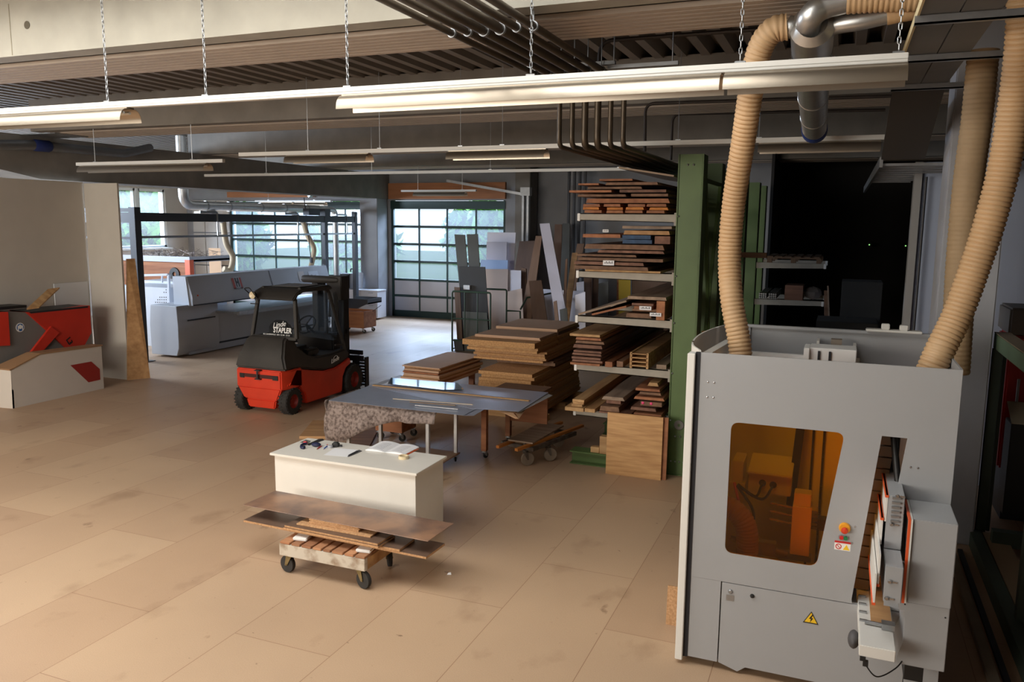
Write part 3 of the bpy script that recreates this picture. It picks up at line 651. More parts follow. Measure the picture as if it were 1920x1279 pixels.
# ================================================================== trolley with boards in the foreground
T = thing('platform_trolley', 'low wooden slatted trolley on four black rubber casters', 'trolley', (-3.85, 5.62, 0))
def tx(m_, nm, mt_, par=T, **k): return m_.build(nm, mt_, par, W=True, **k)
scuff = mat('scuffed_white_wood', (196, 186, 170), .8, col2=(150, 128, 106), scale=7, detail=8, contrast=(.38, .55))
fr = MB().box(-4.28, -3.43, 5.33, 5.375, .165, .268); part(tx(fr, 'front_rail', scuff, bevel=.004), 'scuffed white painted rail')
tx(MB().box(-4.28, -3.43, 5.875, 5.92, .165, .268), 'rear_rail', pine, bevel=.004)
for x in (-4.28, -3.47): tx(MB().box(x, x+.04, 5.376, 5.874, .165, .268), 'end_rail', pine, bevel=.004)
slatm = wood('slat_wood', (196, 146, 106), (140, 92, 62), .25)
xs = -4.275
for wd in (.10, .085, .095, .085, .07, .105, .085, .09):
    tx(MB().box(xs, xs+wd, 5.335, 5.91, .2685, .288), 'slat', slatm, bevel=.003); xs += wd+.018
brass = mat('zinc_yellow', (150, 132, 92), .45, metal=.7, var=.3, scale=20)
for x, y, a in ((-4.2, 5.38, 3.0), (-3.5, 5.38, -.25), (-3.52, 5.86, -.9), (-4.2, 5.86, 2.2)):
    caster(T, x+3.85, y-5.62, .165, .075, a, .036, trail=.035, fork=brass)
wh = mat('white_foam', (232, 230, 226), .8)
for x, lb in ((-4.13, 'white foam block on the left end of the slatted trolley'), (-3.50, 'white foam block on the right end of the slatted trolley')):
    tag(MB().box(-.065, .065, -.05, .05, 0, .026).build('foam_block', wh, None, bevel=.006, loc=(x, 5.452, .2885), rot=(0, 0, .15)), lb, 'foam block', 'foam blocks on the trolley')
bronze = mat('bronze_laminate', (158, 120, 94), .34, col2=(104, 82, 74), scale=3.2, detail=8, contrast=(.35, .62), spec=.6)
dkbrown = mat('dark_brown_laminate', (110, 87, 72), .35, var=.15, scale=6)
tb = 'boards stacked on the slatted trolley'
def brd(lb, x0, x1, y0, y1, z0, th, m_, rz=0): return board('chipboard', lb, 'board', tb, ((x0+x1)/2, (y0+y1)/2, z0), x1-x0, y1-y0, th, rz, m_)
edge2 = None
def laminated(lb, x0, x1, y0, y1, z0, th, face, rz=0.):
    o = brd(lb, x0, x1, y0, y1, z0, th-.001, particle, rz)
    MB().box(-(x1-x0)/2+.0005, (x1-x0)/2-.0005, -(y1-y0)/2+.0005, (y1-y0)/2-.0005, th-.001, th).build('face_laminate', face, o); return o
laminated('longest dark brown board at the bottom of the trolley pile', -4.80, -2.92, 5.475, 5.785, .3155, .02, dkbrown, -.035)
laminated('brown board second from the bottom of the trolley pile', -4.25, -3.17, 5.445, 5.70, .3365, .02, dkbrown)
laminated('lower of the two short boards facing the viewer in the trolley pile', -4.30, -3.33, 5.405, 5.66, .3575, .019, dkbrown, -.035)
laminated('brown board on top of the two short boards in the trolley pile', -4.29, -3.34, 5.41, 5.65, .3775, .019, dkbrown, -.035)
brd('raw chipboard strip lowest of the small centred pile', -4.20, -3.46, 5.47, 5.64, .3975, .013, particle)
for k, (a, b, lb) in enumerate(((-4.10, -3.60, 'second'), (-4.10, -3.60, 'third'), (-4.09, -3.59, 'fourth'), (-4.10, -3.60, 'topmost'))):
    brd('%s raw chipboard strip of the small pile under the bronze sheet' % lb, a, b, 5.51, 5.66, .4115+k*.0102, .0096, particle)
slab('laminate_sheet', 'large thin bronze-brown sheet lying across the top of the trolley', 'sheet', tb, (455.5, 946.5), (802, 1015), (517, 920), .4575, .0045, bronze)
# ================================================================== aluminium table with steel sheets
def at5(x, y, z): return atz(560+x/3.84, 680+y/3.84, z)
T = thing('profile_table', 'aluminium profile table under the blanket and metal sheets', 'table', (-4.86, 8.5, 0))
def tx(m_, nm, mt_, par=None, **k): return m_.build(nm, mt_, par or T, W=True, **k)
for x in (-5.42, -4.33):
    for y in (8.12, 8.86):
        m = MB(); m.box(x-.02, x+.02, y-.02, y+.02, .12, .79)
        for dx_ in (-1, 1): m.box(x+dx_*.0205-.001, x+dx_*.0205+.001, y-.017, y-.006, .13, .78).box(x+dx_*.0205-.001, x+dx_*.0205+.001, y+.006, y+.017, .13, .78)
        for dx_ in (-.012, .012): m.box(x+dx_-.006, x+dx_+.006, y-.0225, y-.02, .13, .78)
        tx(m, 'leg', alu, smooth=0)
tx(MB().box(-5.46, -4.29, 8.08, 8.9, .10, .12), 'lower_shelf', mdf, bevel=.003)
m = MB()
for y in (8.12, 8.86): m.box(-5.40, -4.35, y-.02, y+.02, .79, .828)
for x in (-5.42, -4.33): m.box(x-.02, x+.02, 8.1, 8.88, .79, .828)
tx(m, 'top_frame', alu)
for x, y in ((-5.42, 8.13), (-4.33, 8.13), (-5.42, 8.85), (-4.33, 8.85)): caster(T, x+4.86, y-8.5, .10, .036, 2.1, .02, trail=.02)
# wooden trolley under the sheets' right end
T2 = thing('wooden_work_trolley', 'brown wooden trolley under the right end of the metal sheets', 'trolley', (-3.85, 9.2, 0))
for y in (9.15, 9.95):
    MB().box(-4.10, -4.03, y-.035, y+.035, .10, .80).build('leg', larch, T2, W=True, bevel=.003); caster(T2, -4.065+3.85, y-9.2, .10, .038, 1.2, .022, trail=.02)
MB().box(-4.14, -3.46, 9.08, 10.0, .80, .826).build('top', brownw, T2, W=True, bevel=.003)
MB().box(-4.03, -3.50, 9.93, 9.96, .32, .80).build('back_panel', larch, T2, W=True, bevel=.003)
# blanket: draped over the front edge of the table, lying flat beneath the sheets
felt = mat('grey_felt', (150, 134, 126), .95, col2=(92, 78, 72), scale=26, detail=8, bump=.6, contrast=(.35, .6))
prof = [(.50, .34), (.30, .36), (.08, .50), (.0, .62), (-.015, .80), (.03, .838), (.30, .842), (.75, .842)]
m = MB(); vs = []; nx = 40; rr = random.Random(4)
for i in range(nx+1):
    u = i/nx; x = -5.68+1.50*u
    hang = .42*(1-u)**1.3+.10+.05*math.sin(7*u+.6)*(1-.3*u)
    fold = .035*math.sin(13*u)+.02*math.sin(29*u+1)
    rows = [(8.02-.03+fold, .838-hang), (8.02-.02+fold*.8, .838-hang*.7), (8.02-.012+fold*.5, .838-hang*.4), (8.035+fold*.2, .838-hang*.12), (8.06, .836), (8.10, .8395), (8.4, .8395), (8.8, .8395)]
    for y, z in rows: vs.append((x+.03*math.sin(9*z)*(1-u), y, z))
nr = 8
fs = [(i*nr+j, i*nr+j+1, (i+1)*nr+j+1, (i+1)*nr+j) for i in range(nx) for j in range(nr-1)]
m.add(vs, fs)
# left overhang
vs = []
for j in range(13):
    y = 8.02+.75*j/12; f_ = .03*math.sin(17*y)
    for k, z in enumerate((.8395, .80, .70, .58, .47)): vs.append((-5.68-(0, .015, .02+f_, .03+1.3*f_, .02+1.6*f_)[k], y, z if k else .8395))
m.add(vs, [(j*5+k, j*5+k+1, j*5+6+k, j*5+5+k) for j in range(12) for k in range(4)])
o = m.build('blanket', felt, None, W=True, loc=(-4.9, 8.4, .84)); tag(o, 'grey felt moving blanket draped over the front of the metal sheet table', 'blanket')
sd = o.modifiers.new('thick', 'SOLIDIFY'); sd.thickness = .007; sd.offset = -1
# steel sheets
shiny = mat('blue_steel_sheet', (176, 182, 204), .28, metal=.3, var=.08, scale=3)
dull = mat('grey_steel_sheet', (160, 166, 184), .34, metal=.3, var=.1, scale=4)
def sheet(label, pxs, z, m_, th=.002, nm='metal_sheet', cat='sheet', grp='metal sheets on the table'):
    ps = [at5(*p, z) for p in pxs]; c_ = sum(ps, Vector())/len(ps); c_.z = z-th
    return tag(MB().prism([(p.x, p.y, z-th) for p in ps], (0, 0, th)).build(nm, m_, None, W=True, loc=c_, smooth=0), label, cat, grp)
sheet('long dark steel sheet with a pointed left corner along the front of the table', [(215, 272), (1188, 380), (1500, 215), (530, 158)], .8495, dull)
sheet('steel sheet at the front right of the pile with a light grey strip', [(1188, 381), (1262, 381), (1400, 300), (1340, 285)], .8435, dull)
sheet('bluish mirror-like steel sheet at the far right of the table', [(1240, 330), (1585, 352), (1800, 215), (1060, 142), (500, 165)], .8525, shiny)
sheet('pale steel sheet sticking out at the far left of the table', [(380, 215), (430, 225), (745, 95), (735, 86)], .8465, alu)
sheet('thin steel sheet sticking out beyond the mirror sheet on the right', [(1570, 358), (1600, 352), (1830, 236), (1790, 222)], .8435, alu)
MIR = sheet('mirror-bright steel sheet reflecting the gates at the back of the table', [(640, 160), (1040, 205), (1190, 200), (1145, 148), (665, 110)], .8553, mat('mirror_steel', (170, 178, 192), .05, metal=1.))
MIR.rotation_euler = (-.030, 0, 0); MIR.location.z += .010
def strip(label, a, b, w_, z, m_, th=.008, cat='strip', nm='timber_strip', grp='strips on the metal sheets'):
    A = at5(*a, z); B = at5(*b, z); c_ = (A+B)/2; c_.z = z-th
    return board(nm, label, cat, grp, c_, (B-A).length, w_, th, math.atan2((B-A).y, (B-A).x), m_)
strip('long thin wooden strip lying right across the metal sheets', (535, 160), (1662, 272), .05, .8660, pine)
strip('pale thin strip in front of the other strips on the steel sheets', (680, 258), (1255, 300), .022, .8620, mat('pale_strip', (206, 190, 170), .6))
strip('short pale strip lying between two others on the dark steel sheet', (800, 280), (1130, 305), .03, .8660, greyw)
strip('grey metal strip nearest the front edge of the dark steel sheet', (840, 303), (1150, 332), .03, .8655, alu, nm='metal_strip')
# packing paper hanging from the right end
kraft = mat('kraft_paper', (176, 138, 104), .85, var=.15, scale=6)
o = MB().prism([at5(1440, 345, .829), at5(1560, 362, .829), at5(1640, 318, .829), at5(1500, 300, .829)], (0, 0, .002)).prism([at5(1440, 346, .829), at5(1545, 362, .829), at5(1585, 405, .80), at5(1560, 404, .79)], (0, -.002, 0)).prism([at5(1560, 364, .829), at5(1640, 330, .829), at5(1585, 405, .80)], (0, .003, 0)).build('packing_paper', kraft, None, W=True, loc=tuple(at5(1540, 345, .829)), smooth=0)
tag(o, 'torn brown packing paper hanging off the right end of the metal sheets', 'paper')
# small brown box trolley standing behind the table legs
T3 = thing('box_trolley', 'small brown wooden box on casters behind the aluminium table legs', 'trolley', tuple(atz(738, 822)))
MB().box(-.20, .22, -.15, .25, .13, .30).build('box', larch, T3, bevel=.004)
for x, y in ((-.16, -.11), (.18, -.11), (-.16, .21), (.18, .21)): caster(T3, x, y, .13, .05, .8, .025, trail=.02)
slab('board_offcut', 'flat oak-coloured board lying on the floor left of the metal sheet table', 'board', None, (561, 818), (616, 818), (612, 788), .035, .035, oak)
slab('timber_plank', 'dark plank lying on the floor under the aluminium table', 'board', None, (640, 842), (690, 842), (700, 800), .03, .025, brownw)
# ================================================================== small stack of panels on a low wooden table
T4 = thing('low_table', 'low wooden table under the short stack of panels', 'table', (-6.4, 12.6, 0))
for x in (-6.7, -6.22):
    for y in (11.95, 13.4): MB().box(x-.05, x+.05, y-.04, y+.04, 0, .22).build('leg', larch, T4, W=True, bevel=.003)
MB().box(-6.78, -6.14, 11.9, 13.46, .221, .25).build('top', larch, T4, W=True, bevel=.003)
gs = 'panels of the short stack behind the steel sheets'
mdf2 = mat('pinkish_mdf', (208, 170, 140), .75, var=.07, scale=5, rnd=.08)
ords = ['lowest', 'second lowest', 'third from the bottom', 'fourth from the bottom', 'fifth from the bottom', 'sixth from the bottom', 'seventh from the bottom', 'eighth from the bottom', 'topmost']
z = .251
for k in range(9):
    th = (.05, .035, .04, .03, .045, .03, .04, .034, .022)[k]
    board('fibreboard', '%s panel in the short stack behind the steel sheets' % ords[k], 'panel', gs, (-6.39+R_.uniform(-.03, .03), 12.62+R_.uniform(-.05, .05), z), 1.56+R_.uniform(-.05, .06), .72+R_.uniform(-.05, .03), th-.004, PI/2-.03+R_.uniform(-.03, .03), (mdf2, larch, mdf2, particle)[k % 4])
    z += th
# ================================================================== tall stack of particleboards
gs = 'boards of the tall particleboard stack'
gold = mat('golden_particleboard', (206, 160, 108), .8, col2=(172, 126, 80), scale=50, rnd=.12)
def pile(x0, x1, y0, y1, z0, ths, where, mats_, jit=.025, gap=.001):
    z = z0; n = len(ths)
    for k, th in enumerate(ths):
        nm = ('only' if n == 1 else ('lowest' if k == 0 else ('uppermost' if k == n-1 else ['second', 'third', 'fourth', 'fifth', 'sixth', 'seventh', 'eighth', 'ninth', 'tenth'][k-1]+' from below')))
        board('particleboard', '%s board in the %s' % (nm, where), 'board', gs, ((x0+x1)/2+R_.uniform(-jit, jit), (y0+y1)/2+R_.uniform(-jit, jit), z), (y1-y0)+R_.uniform(-jit, jit), (x1-x0)+R_.uniform(-jit, jit), th-gap, PI/2+R_.uniform(-.006, .006), mats_[k % len(mats_)])
        z += th
    return z
for k, (y, lb) in enumerate(((11.35, 'front bearer block under the tall particleboard stack'), (12.2, 'middle bearer block under the tall particleboard stack'), (13.1, 'rear bearer block under the tall particleboard stack'))):
    board('bearer', lb, 'timber', 'bearers under the tall stack', (-4.5, y, 0), 1.05, .10, .10, 0, pine)
z = pile(-5.0, -4.1, 11.45, 13.3, .101, [.04, .022, .04, .022, .04, .06, .055, .05, .05, .045], 'bottom tier of the tall particleboard stack', [gold, particle])
z = pile(-4.95, -4.1, 10.95, 12.95, z, [.06, .045, .045, .045, .05], 'chunky tier jutting forward low in the tall stack', [gold])
z = pile(-5.0, -4.02, 11.75, 13.3, z, [.05, .03], 'set back dark tier halfway up the tall stack', [brownw])
z = pile(-5.28, -4.1, 11.5, 13.35, z, [.036, .036, .036, .036, .036], 'wide tier above the gap in the tall stack', [gold, particle])
z1_ = pile(-5.30, -4.14, 11.25, 12.2, z, [.045, .045], 'overhanging tier with battens near the top of the tall stack', [gold, pine], .015)
pile(-5.32, -4.16, 12.25, 13.4, z, [.05, .05, .045], 'rear block near the top of the tall stack', [gold, particle], .015)
z2_ = pile(-5.34, -4.15, 11.15, 12.2, z1_, [.085], 'thick panel second from the top front of the tall stack', [gold], 0)
pile(-5.26, -4.17, 11.45, 12.2, z2_, [.02, .022], 'thin panels on the top front of the tall stack', [mdf2], .01)
pile(-5.28, -4.2, 12.35, 13.5, z+.146, [.045, .05], 'brown panel pair crowning the back of the tall stack', [brownw, mdf2], .01)
# ================================================================== low cart with battens and a board
T5 = thing('steel_dolly', 'low grey steel dolly on four wheels carrying battens and a board', 'dolly', (-3.42, 9.5, 0))
ry = mat('rusty_steel', (120, 112, 104), .6, metal=.4, col2=(88, 74, 62), scale=9)
ang = math.atan2(10.12-9.39, -3.14+3.33)-PI/2
c_, s_ = math.cos(ang), math.sin(ang)
def q(x, y, z): return (x*c_-y*s_, x*s_+y*c_, z)
m = MB()
for x in (-.30, .17): m.bar(q(x, -.45, .228), q(x, .55, .228), .035, .05)
for y in (-.42, .05, .5): m.bar(q(-.30, y, .228), q(.17, y, .228), .035, .05)
m.build('frame', ry, T5, bevel=.003)
greyw_w = mat('wood_wheel', (150, 134, 116), .7, var=.2, scale=12)
for x, y, a in ((.06, -.44, .75), (.17, -.10, .65), (-.30, .1, .9), (-.1, .5, .8)): p = q(x, y, 0); caster(T5, p[0], p[1], .205, .086, a+ang*0, .036, wm=greyw_w, trail=.03, fork=ry)
def cartb(nm, lb, a, b, w_, z, th, m_, grp): 
    A = atz(900+a[0]/4.571, 740+a[1]/4.571, z+th); B = atz(900+b[0]/4.571, 740+b[1]/4.571, z+th); c2 = (A+B)/2; c2.z = z
    return board(nm, lb, 'board', grp, c2, (B-A).length, w_, th, math.atan2((B-A).y, (B-A).x), m_)
cartb('batten', 'left orange batten on the steel dolly, ending in front of the board', (150, 437), (700, 228), .045, .254, .035, orangeb, 'battens on the dolly')
cartb('batten', 'orange batten along the nearer side of the steel dolly', (310, 462), (880, 255), .045, .254, .035, orangeb, 'battens on the dolly')
slab('plywood_board', 'flat brown board lying across the two orange battens on the dolly', 'board', None, (900+240/4.571, 740+383/4.571), (900+452/4.571, 740+413/4.571), (900+590/4.571, 740+246/4.571), .310, .02, greyw)
# ================================================================== cantilever rack
green = mat('rack_green', (92, 116, 64), .5, var=.2, scale=2.5, detail=6)
greyarm = mat('rack_arm_grey', (170, 162, 148), .55, var=.15, scale=8)
RK = thing('cantilever_rack', 'tall green steel cantilever rack loaded with boards', 'rack', (-1.65, 9.43, 0))
def rx_(m_, nm, mt_, par=RK, **k): return m_.build(nm, mt_, par, W=True, **k)
ARM = (.70, 1.27, 1.87, 2.42, 3.11)
UY = (9.43, 10.95, 12.45, 13.95, 16.08, 17.5)
for i, y in enumerate(UY):
    m = MB().box(-1.79, -1.775, y, y+.30, 0, 3.78).box(-1.515, -1.50, y, y+.30, 0, 3.78).box(-1.775, -1.515, y+.012, y+.03, 0, 3.78).box(-1.775, -1.515, y+.27, y+.288, 0, 3.78).box(-1.80, -1.49, y-.01, y+.31, 0, .012)
    u = rx_(m, 'upright', green, bevel=.004)
    if i == 0:
        b = MB()
        for x in (-1.68, -1.615): b.sphere((x, y+.008, 3.66), .013, 8)
        for z in ARM: b.sphere((-1.765, y+.006, z-.03), .012, 8)
        for x in (-1.70, -1.64): b.sphere((x, y+.006, .48), .013, 8)
        for k in range(5): b.sphere((-1.74+k*.05, y+.005, .17), .011, 8)
        rx_(b, 'bolts', galv, u)
        rx_(MB().lathe([(.018, 0), (.018, .012), (.055, .012), (.06, .006), (.06, 0)], (-1.66, y+.012, .62), (0, -1, 0), 24), 'bearing_flange', ry_d if False else mat('dull_iron', (120, 116, 108), .6, metal=.4), u)
    if i < 4:
        base = MB().box(-3.0, -1.8, y-.05, y+.17, 0, .014).box(-3.0, -1.8, y+.052, y+.068, .014, .15).box(-3.0, -1.8, y-.05, y+.17, .15, .165)
        rx_(base, 'base_beam', green, bevel=.003)
        for z in ARM:
            a = MB().prism([(-1.80, y+.02, z), (-1.80, y+.02, z-.105), (-2.95, y+.02, z-.085), (-2.95, y+.02, z)], (0, .012, 0)).box(-2.95, -1.80, y+.02, y+.11, z-.010, z).prism([(-1.80, y+.02, z-.105), (-1.80, y+.11, z-.105), (-2.95, y+.11, z-.085), (-2.95, y+.02, z-.085)], (0, 0, .008)).box(-1.815, -1.792, y+.01, y+.13, z-.14, z+.01)
            ao = rx_(a, 'arm', greyarm, smooth=0)
            if i == 0: part(rx_(MB().box(-2.985, -2.95, y+.012, y+.118, z-.092, z-.001), 'arm_end_cap', whitep, ao, bevel=.004), 'white end cap')
    else:
        for z in (1.58, 2.28):
            ao = rx_(MB().prism([(-1.49, y+.02, z), (-1.49, y+.02, z-.11), (-.28, y+.02, z-.085), (-.28, y+.02, z)], (0, .1, 0)), 'arm', greyarm, smooth=0)
            part(rx_(MB().box(-.285, -.24, y+.012, y+.128, z-.092, z-.001), 'arm_end_cap', whitep, ao, bevel=.004), 'white end cap')
m = MB()
for a, b in ((9.73, 10.95), (11.25, 12.45), (12.75, 13.95)):
    for za, zb in ((.4, 3.5), (3.5, 3.5), (3.5, .4)): m.bar((-1.52, a, za), (-1.52, b, zb), .04, .04)
rx_(m, 'bracing', green)
# boards on the rack: (x0, x1, z above arm, thickness, front y, length, material, rough, description)
def rackboards(arm, where, rows, grp):
    for k, (x0, x1, dz, th, y, L, m_, ro, lb) in enumerate(rows):
        board('sawn_board' if ro else 'timber_board', lb+' '+where, 'board', grp, ((x0+x1)/2, y+L/2, ARM[arm]+.001+dz), L, x1-x0, th, PI/2+R_.uniform(-.012, .012), m_, rough=ro, seed=R_.randint(0, 9999))
W0 = "on the rack's lowest shelf"
rackboards(0, W0, [
    (-3.04, -2.80, .0, .045, 9.28, 3.4, pine, 0, 'pale board at the outer end, lower left'), (-2.79, -2.66, .0, .045, 9.3, 3.4, pine, 0, 'pale narrow board second from the outer end, bottom layer'),
    (-2.96, -2.82, .046, .03, 9.34, 3.4, pine, 0, 'pale squared board in the outer column, second layer'), (-2.96, -2.82, .077, .03, 9.35, 3.4, pine, 0, 'pale squared board in the outer column, third layer'), (-2.97, -2.82, .108, .03, 9.33, 3.4, pine, 0, 'pale squared board topping the outer column'),
    (-2.64, -2.24, .0, .02, 9.33, 3.0, redw, 0, 'thin dark board under the middle pile'), (-2.60, -2.36, .021, .06, 9.35, 3.2, brownw, .7, 'waney brown board at the bottom of the middle pile'),
    (-2.56, -2.38, .112, .045, 9.4, 3.2, redw, 0, 'dark squared board in the middle of the middle pile'), (-2.60, -2.32, .158, .04, 9.37, 3.2, greyw, .7, 'wide greyish board topping the middle pile'),
    (-2.20, -1.86, .0, .05, 9.3, 2.8, larch, .7, 'reddish sawn board lowest in the inner pile'), (-2.22, -1.90, .08, .035, 9.32, 2.8, redw, .7, 'reddish sawn board second lowest in the inner pile'),
    (-2.10, -1.84, .14, .05, 9.33, 2.6, brownw, .6, 'short block-ended board with pink mark in the inner pile'), (-2.20, -1.84, .212, .032, 9.34, 2.8, larch, .7, 'light sawn board in the upper half of the inner pile'),
    (-2.14, -1.87, .268, .03, 9.36, 2.6, brownw, .6, 'brown sawn board second from top of the inner pile'), (-2.18, -1.88, .318, .03, 9.34, 2.5, larch, .6, 'sawn board under the top block of the inner pile'), (-2.05, -1.92, .369, .04, 9.4, 1.2, pine, .5, 'short pale offcut on top of the inner pile')], 'boards on the lowest shelf of the rack')
for k, x in enumerate((-2.08, -1.98)):
    tag(MB().sphere((0, 0, 0), .018, 8, (1, .35, 1)).build('paint_mark', mat('pink_marker', (240, 80, 130), .6), None, loc=(x, 9.325, ARM[0]+.175)), ('left' if k == 0 else 'right')+' pink paint blob on a board end on the lowest rack shelf', 'paint mark', 'pink marks on board ends')
W1 = "on the rack's second lowest shelf"
rackboards(1, W1, [
    (-2.98, -2.60, 0, .026, 9.32, 3.6, larch, .6, 'lowest reddish board in the outer pile'), (-2.97, -2.58, .04, .026, 9.33, 3.6, redw, .6, 'second reddish board in the outer pile'),
    (-2.99, -2.62, .08, .026, 9.31, 3.6, redw, .6, 'third reddish board in the outer pile'), (-2.97, -2.60, .12, .026, 9.34, 3.6, redw, .6, 'fourth reddish board in the outer pile'), (-2.98, -2.62, .16, .022, 9.33, 3.6, redw, .6, 'fifth reddish board in the outer pile'),
    (-2.98, -2.62, .215, .04, 9.33, 3.6, redw, .7, 'thick red-brown board above the gap in the outer pile'), (-2.96, -2.60, .27, .03, 9.35, 3.6, brownw, .6, 'brown sawn board third from top of the outer pile'),
    (-2.95, -2.63, .315, .03, 9.33, 3.6, larch, .6, 'orange-brown board second from top of the outer pile'), (-3.0, -2.62, .36, .03, 9.3, 3.6, pine, 0, 'light square-edged board on top of the outer pile'),
    (-2.55, -2.46, 0, .065, 9.35, 3.2, larch, 0, 'square reddish post beside the outer pile'), (-2.44, -2.36, 0, .07, 9.42, 3.2, brownw, 0, 'square brown post second beside the outer pile'),
    (-1.98, -1.86, 0, .05, 9.5, 2.2, greyw, 0, 'grey slat nearest the upright')], 'boards on the second shelf of the rack')
for k in range(4):
    z0 = ARM[1]+.004+k*.048; t = thing('u_channel_timber', ['lowest', 'second lowest', 'second highest', 'topmost'][k]+' pale U-shaped timber in the square bundle on the rack', 'timber', (-2.16, 10.6, z0), 0, 'bundle of U-shaped timbers')
    MB().box(-.10, .10, -1.2, 1.4, .024, .036).build('web', pine, t)
    for s_ in (-1, 1): MB().box(s_*.10-.013 if s_ < 0 else .087, -.087 if s_ < 0 else .113, -1.2, 1.4, 0, .0465).build('flange', pine, t)
W2 = "on the rack's middle shelf"
for k, (x, z, ry_, wd, ln, m_, lb, y) in enumerate(((-2.62, .02, -.31, .62, 2.6, greyw, 'wide grey board leaning up from the outer edge', 9.36), (-2.54, -.012, -.27, .44, 2.5, larch, 'orange-edged board under the leaning grey board', 9.38))):
    o = MB().box(-wd/2, wd/2, 0, ln, 0, .022).build('sawn_board', m_, None, bevel=.002, loc=(x, y, ARM[2]+.085+z), rot=(0, ry_, 0)); tag(o, lb+' '+W2, 'board', 'boards on the middle shelf of the rack')
rackboards(2, W2, [(-2.36, -2.06, 0, .05, 9.5, 2.6, brownw, .6, 'dark sawn board lowest in the small pile'), (-2.28, -1.99, .08, .03, 9.52, 2.5, brownw, 0, 'brown board with paper label second in the small pile'), (-2.27, -2.04, .112, .03, 9.5, 2.5, larch, 0, 'light edged board third in the small pile'), (-2.29, -2.03, .15, .03, 9.48, 2.5, redw, 0, 'dark red board topping the small pile'),
    (-1.975, -1.875, 0, .225, 9.38, 2.2, larch, 0, 'orange board standing on edge beside the upright'), (-2.33, -1.86, .232, .035, 9.40, 2.4, greyw, .7, 'wide weathered board capping the small pile')], 'boards on the middle shelf of the rack')
W3 = "on the rack's second highest shelf"
rackboards(3, W3, [(-2.86, -1.95, 0, .022, 9.36, 3.4, pine, 0, 'thin pale board lowest of all'), (-2.96, -2.05, .024, .04, 9.3, 3.8, brownw, .7, 'widest rounded board in the lower pile'), (-2.95, -2.1, .08, .035, 9.3, 3.8, redw, .7, 'dark red board third in the lower pile'), (-2.93, -1.9, .13, .035, 9.33, 3.8, brownw, .7, 'brown waney board fourth in the lower pile'),
    (-2.94, -2.2, .18, .025, 9.34, 3.6, brownw, .6, 'narrower waney board fifth in the lower pile'), (-2.7, -1.9, .222, .03, 9.38, 3.6, redw, .6, 'set back dark board in the middle'), (-2.86, -1.9, .268, .055, 9.34, 3.8, brownw, .5, 'thick grey-brown board below the blue one'),
    (-2.4, -2.05, .34, .045, 9.36, 2.0, mat('blue_paint_wood', (62, 92, 128), .7, col2=(44, 62, 88), scale=4, stretch=(.4, 4, 4)), 0, 'blue-painted board lower one'), (-2.4, -2.06, .392, .045, 9.35, 2.0, _mats['blue_paint_wood'], 0, 'blue-painted board upper one'), (-2.02, -1.84, .34, .09, 9.38, 2.4, redw, 0, 'dark red squared timber beside the blue boards'),
    (-2.88, -2.42, .40, .04, 9.32, 3.2, larch, .4, 'orange-brown board with paper tag left of the blue boards'), (-2.40, -1.86, .444, .045, 9.36, 3.2, oak, .4, 'light brown board lying above the blue boards'), (-2.42, -1.84, .51, .03, 9.38, 3.0, greyw, .4, 'grey board topmost')], 'boards on the second highest shelf')
W4 = "on the rack's top shelf"
rows = []
for k in range(3):
    xs = (-2.88, -2.62, -2.36, -2.11); nmx = ('outermost', 'second', 'third', 'innermost')
    for j, x in enumerate(xs):
        rows.append((x+R_.uniform(0, .015), x+.225+R_.uniform(-.02, .005), k*.037, .03, 9.3+R_.uniform(0, .06), 3.2, (larch, orangeb, larch)[k], .35, '%s orange-red sawn board in the %s layer' % (nmx[j], ('bottom', 'second', 'third')[k])))
rows += [(-2.84, -1.84, .115, .05, 9.33, 3.4, larch, .5, 'wide orange-brown board above the three layers'), (-2.95, -2.35, .19, .025, 9.28, 3.0, brownw, .5, 'thin brown board in the upper heap, outer side'), (-2.3, -1.86, .19, .03, 9.36, 3.0, brownw, .5, 'brown board in the upper heap, inner side'),
    (-3.02, -2.5, .235, .025, 9.26, 3.2, larch, .5, 'board jutting out furthest from the upper heap'), (-2.45, -1.9, .24, .03, 9.36, 3.0, redw, .5, 'dark red board in the upper heap'), (-2.85, -2.2, .28, .025, 9.34, 3.0, brownw, .6, 'waney brown board third from top of the heap'), (-2.95, -2.7, .325, .02, 9.3, 2.6, larch, .4, 'narrow reddish lath near the top outer edge of the heap'), (-2.62, -2.0, .325, .03, 9.34, 3.0, brownw, .6, 'waney brown board second from top of the heap'), (-2.7, -2.3, .375, .022, 9.36, 2.8, larch, .5, 'reddish board crowning the heap')]
rackboards(4, W4, rows, 'boards on the top shelf')
o = MB().box(-.33, .33, 0, 2.6, 0, .02).build('sawn_board', greyw, None, bevel=.002, loc=(-2.16, 9.42, ARM[4]+.47), rot=(0, .16, 0)); tag(o, 'grey board sloping down to the upright on the top shelf of the rack', 'board', 'boards on the top shelf')
# paper tags with scribbles, pinned to board ends
for (cx_, cy_, w_, h_, lb, Y) in ((1141, 493, 21, 9, 'white paper tag on the rounded boards of the second highest shelf', 9.275), (1135.5, 433, 11, 5, 'small white paper tag on the orange-brown board near the blue boards', 9.30), (1210, 578, 22, 7, 'white paper tag on the small pile of the middle shelf', 9.47), (1229, 590, 21, 6.5, 'lower white paper tag on the middle shelf near the orange board', 9.36)):
    p = aty(cx_, cy_, Y); s_ = p.y/FPX*1.05; t = thing('paper_tag', lb, 'tag', tuple(p), 0, 'paper tags on the rack')
    MB().box(-w_/2*s_, w_/2*s_, -.001, 0, -h_/2*s_, h_/2*s_).build('card', paper, t, smooth=0)
    m = MB()
    for k in range(6): x = (-.36+.13*k)*w_*s_; m.box(x, x+.07*w_*s_, -.0018, -.001, -.15*h_*s_, (.1+.2*(k % 2))*h_*s_)
    m.build('handwriting', ink, t, smooth=0)
